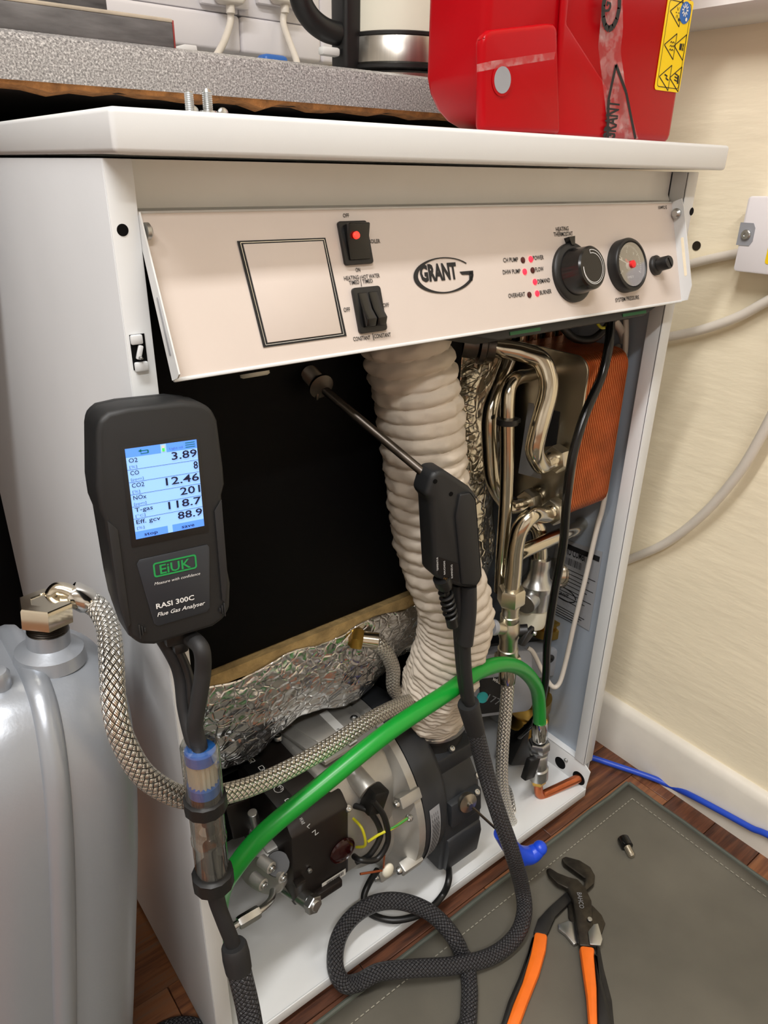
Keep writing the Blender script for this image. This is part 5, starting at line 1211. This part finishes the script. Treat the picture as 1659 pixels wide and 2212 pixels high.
# bolt
bt = thing('cap_screw', 'short socket head bolt with black head lying on the mat', 'bolt', P(1356, 1830, z=.006))
b0, b1 = P(1348, 1816, z=.0125), P(1366, 1850, z=.0105); dn3 = (b1 - b0).normalized(); Lb = (b1 - b0).length
MB().lathe([(.004, -.003), (.0052, -.004), (.008, -.004), (.0085, -.003), (.0085, Lb * .4), (.006, Lb * .42)], b0, dn3, 24).build('head', 'black_gloss', bt)
prof = []
for i in range(9): prof += [(.0052, Lb * (.42 + .062 * i)), (.0044, Lb * (.45 + .062 * i))]
MB().lathe(prof + [(.003, Lb * 1.02)], b0, dn3, 20).build('thread', 'steel_plate', bt)
# pliers
pz = .012
pliers = thing('pump_pliers', 'slip joint pliers with orange and black handles lying on the mat', 'pliers', P(1230, 2050, z=.006))
def flatpart(pts, z0, th, nm, m, bev=.002, parent=pliers): return MB().prism([P(*p, z=z0) for p in pts], (0, 0, -th), bev, 2).build(nm, m, parent)
flatpart(((1180, 1876), (1188, 1873), (1205, 1884), (1228, 1893), (1248, 1898), (1266, 1918), (1278, 1944), (1282, 2010), (1288, 2045), (1252, 2042), (1244, 1990), (1238, 1944), (1226, 1918), (1204, 1908), (1186, 1890)), .020, .008, 'jaw', 'tool_steel')
flatpart(((1213, 1853), (1222, 1849), (1252, 1857), (1276, 1872), (1286, 1890), (1284, 1908), (1268, 1922), (1252, 1924), (1262, 1908), (1264, 1896), (1254, 1890), (1240, 1880), (1218, 1864)), .016, .009, 'jaw', 'tool_steel')
flatpart(((1224, 1924), (1238, 1942), (1200, 1980), (1186, 2012), (1180, 2022), (1152, 2014), (1162, 1984), (1186, 1958)), .013, .007, 'shank', 'tool_black')
flatpart(((1155, 2010), (1184, 2016), (1180, 2050), (1166, 2100), (1142, 2160), (1118, 2225), (1088, 2225), (1108, 2168), (1128, 2120), (1146, 2058)), .018, .013, 'handle_grip', 'orange', .004)
flatpart(((1150, 2020), (1158, 2018), (1148, 2064), (1130, 2124), (1110, 2170), (1094, 2225), (1078, 2225), (1098, 2160), (1120, 2110), (1140, 2055)), .016, .012, 'grip_inlay', 'black', .003)
flatpart(((1252, 2040), (1286, 2044), (1284, 2062), (1290, 2130), (1292, 2225), (1274, 2225), (1268, 2150), (1258, 2080)), .024, .012, 'handle_grip', 'orange', .004)
flatpart(((1284, 2056), (1290, 2060), (1302, 2120), (1318, 2180), (1326, 2225), (1291, 2225), (1290, 2130)), .018, .012, 'grip_inlay', 'black', .003)
flatpart(((1292, 1994), (1302, 2028), (1298, 2042), (1274, 2040), (1270, 2012), (1282, 1996)), .0225, .003, 'release_button', 'zinc', .001)
MB().cyl(P(1274, 1986, z=.021), P(1274, 1986, z=.021) + V((0, 0, .0012)), .003).build('rivet', 'zinc', pliers)
T('BAHCO', P(1246, 1928, z=.0205), P(1252, 1962, z=.0205), .006, (0, 0, 1), 'print_grey', pliers, 'stamped_name', .0004)
tq = thing('folding_tool', 'worn steel tool half hidden under the pliers', 'hand tool', P(1255, 2010, z=.005))
flatpart(((1226, 1950), (1236, 1944), (1280, 1955), (1300, 1976), (1308, 1994), (1298, 2022), (1262, 2030), (1244, 2010), (1228, 1980)), .0095, .004, 'plate', 'tool_steel', .001, tq)
flatpart(((1205, 1996), (1228, 1988), (1246, 1994), (1250, 2036), (1240, 2040), (1222, 2018), (1206, 2006)), .0115, .0045, 'jaw', 'zinc', .001, tq)
flatpart(((1288, 2040), (1296, 2046), (1304, 2090), (1322, 2160), (1328, 2225), (1310, 2225), (1300, 2150), (1288, 2090)), .0085, .004, 'arm', 'tool_black', .001, tq)
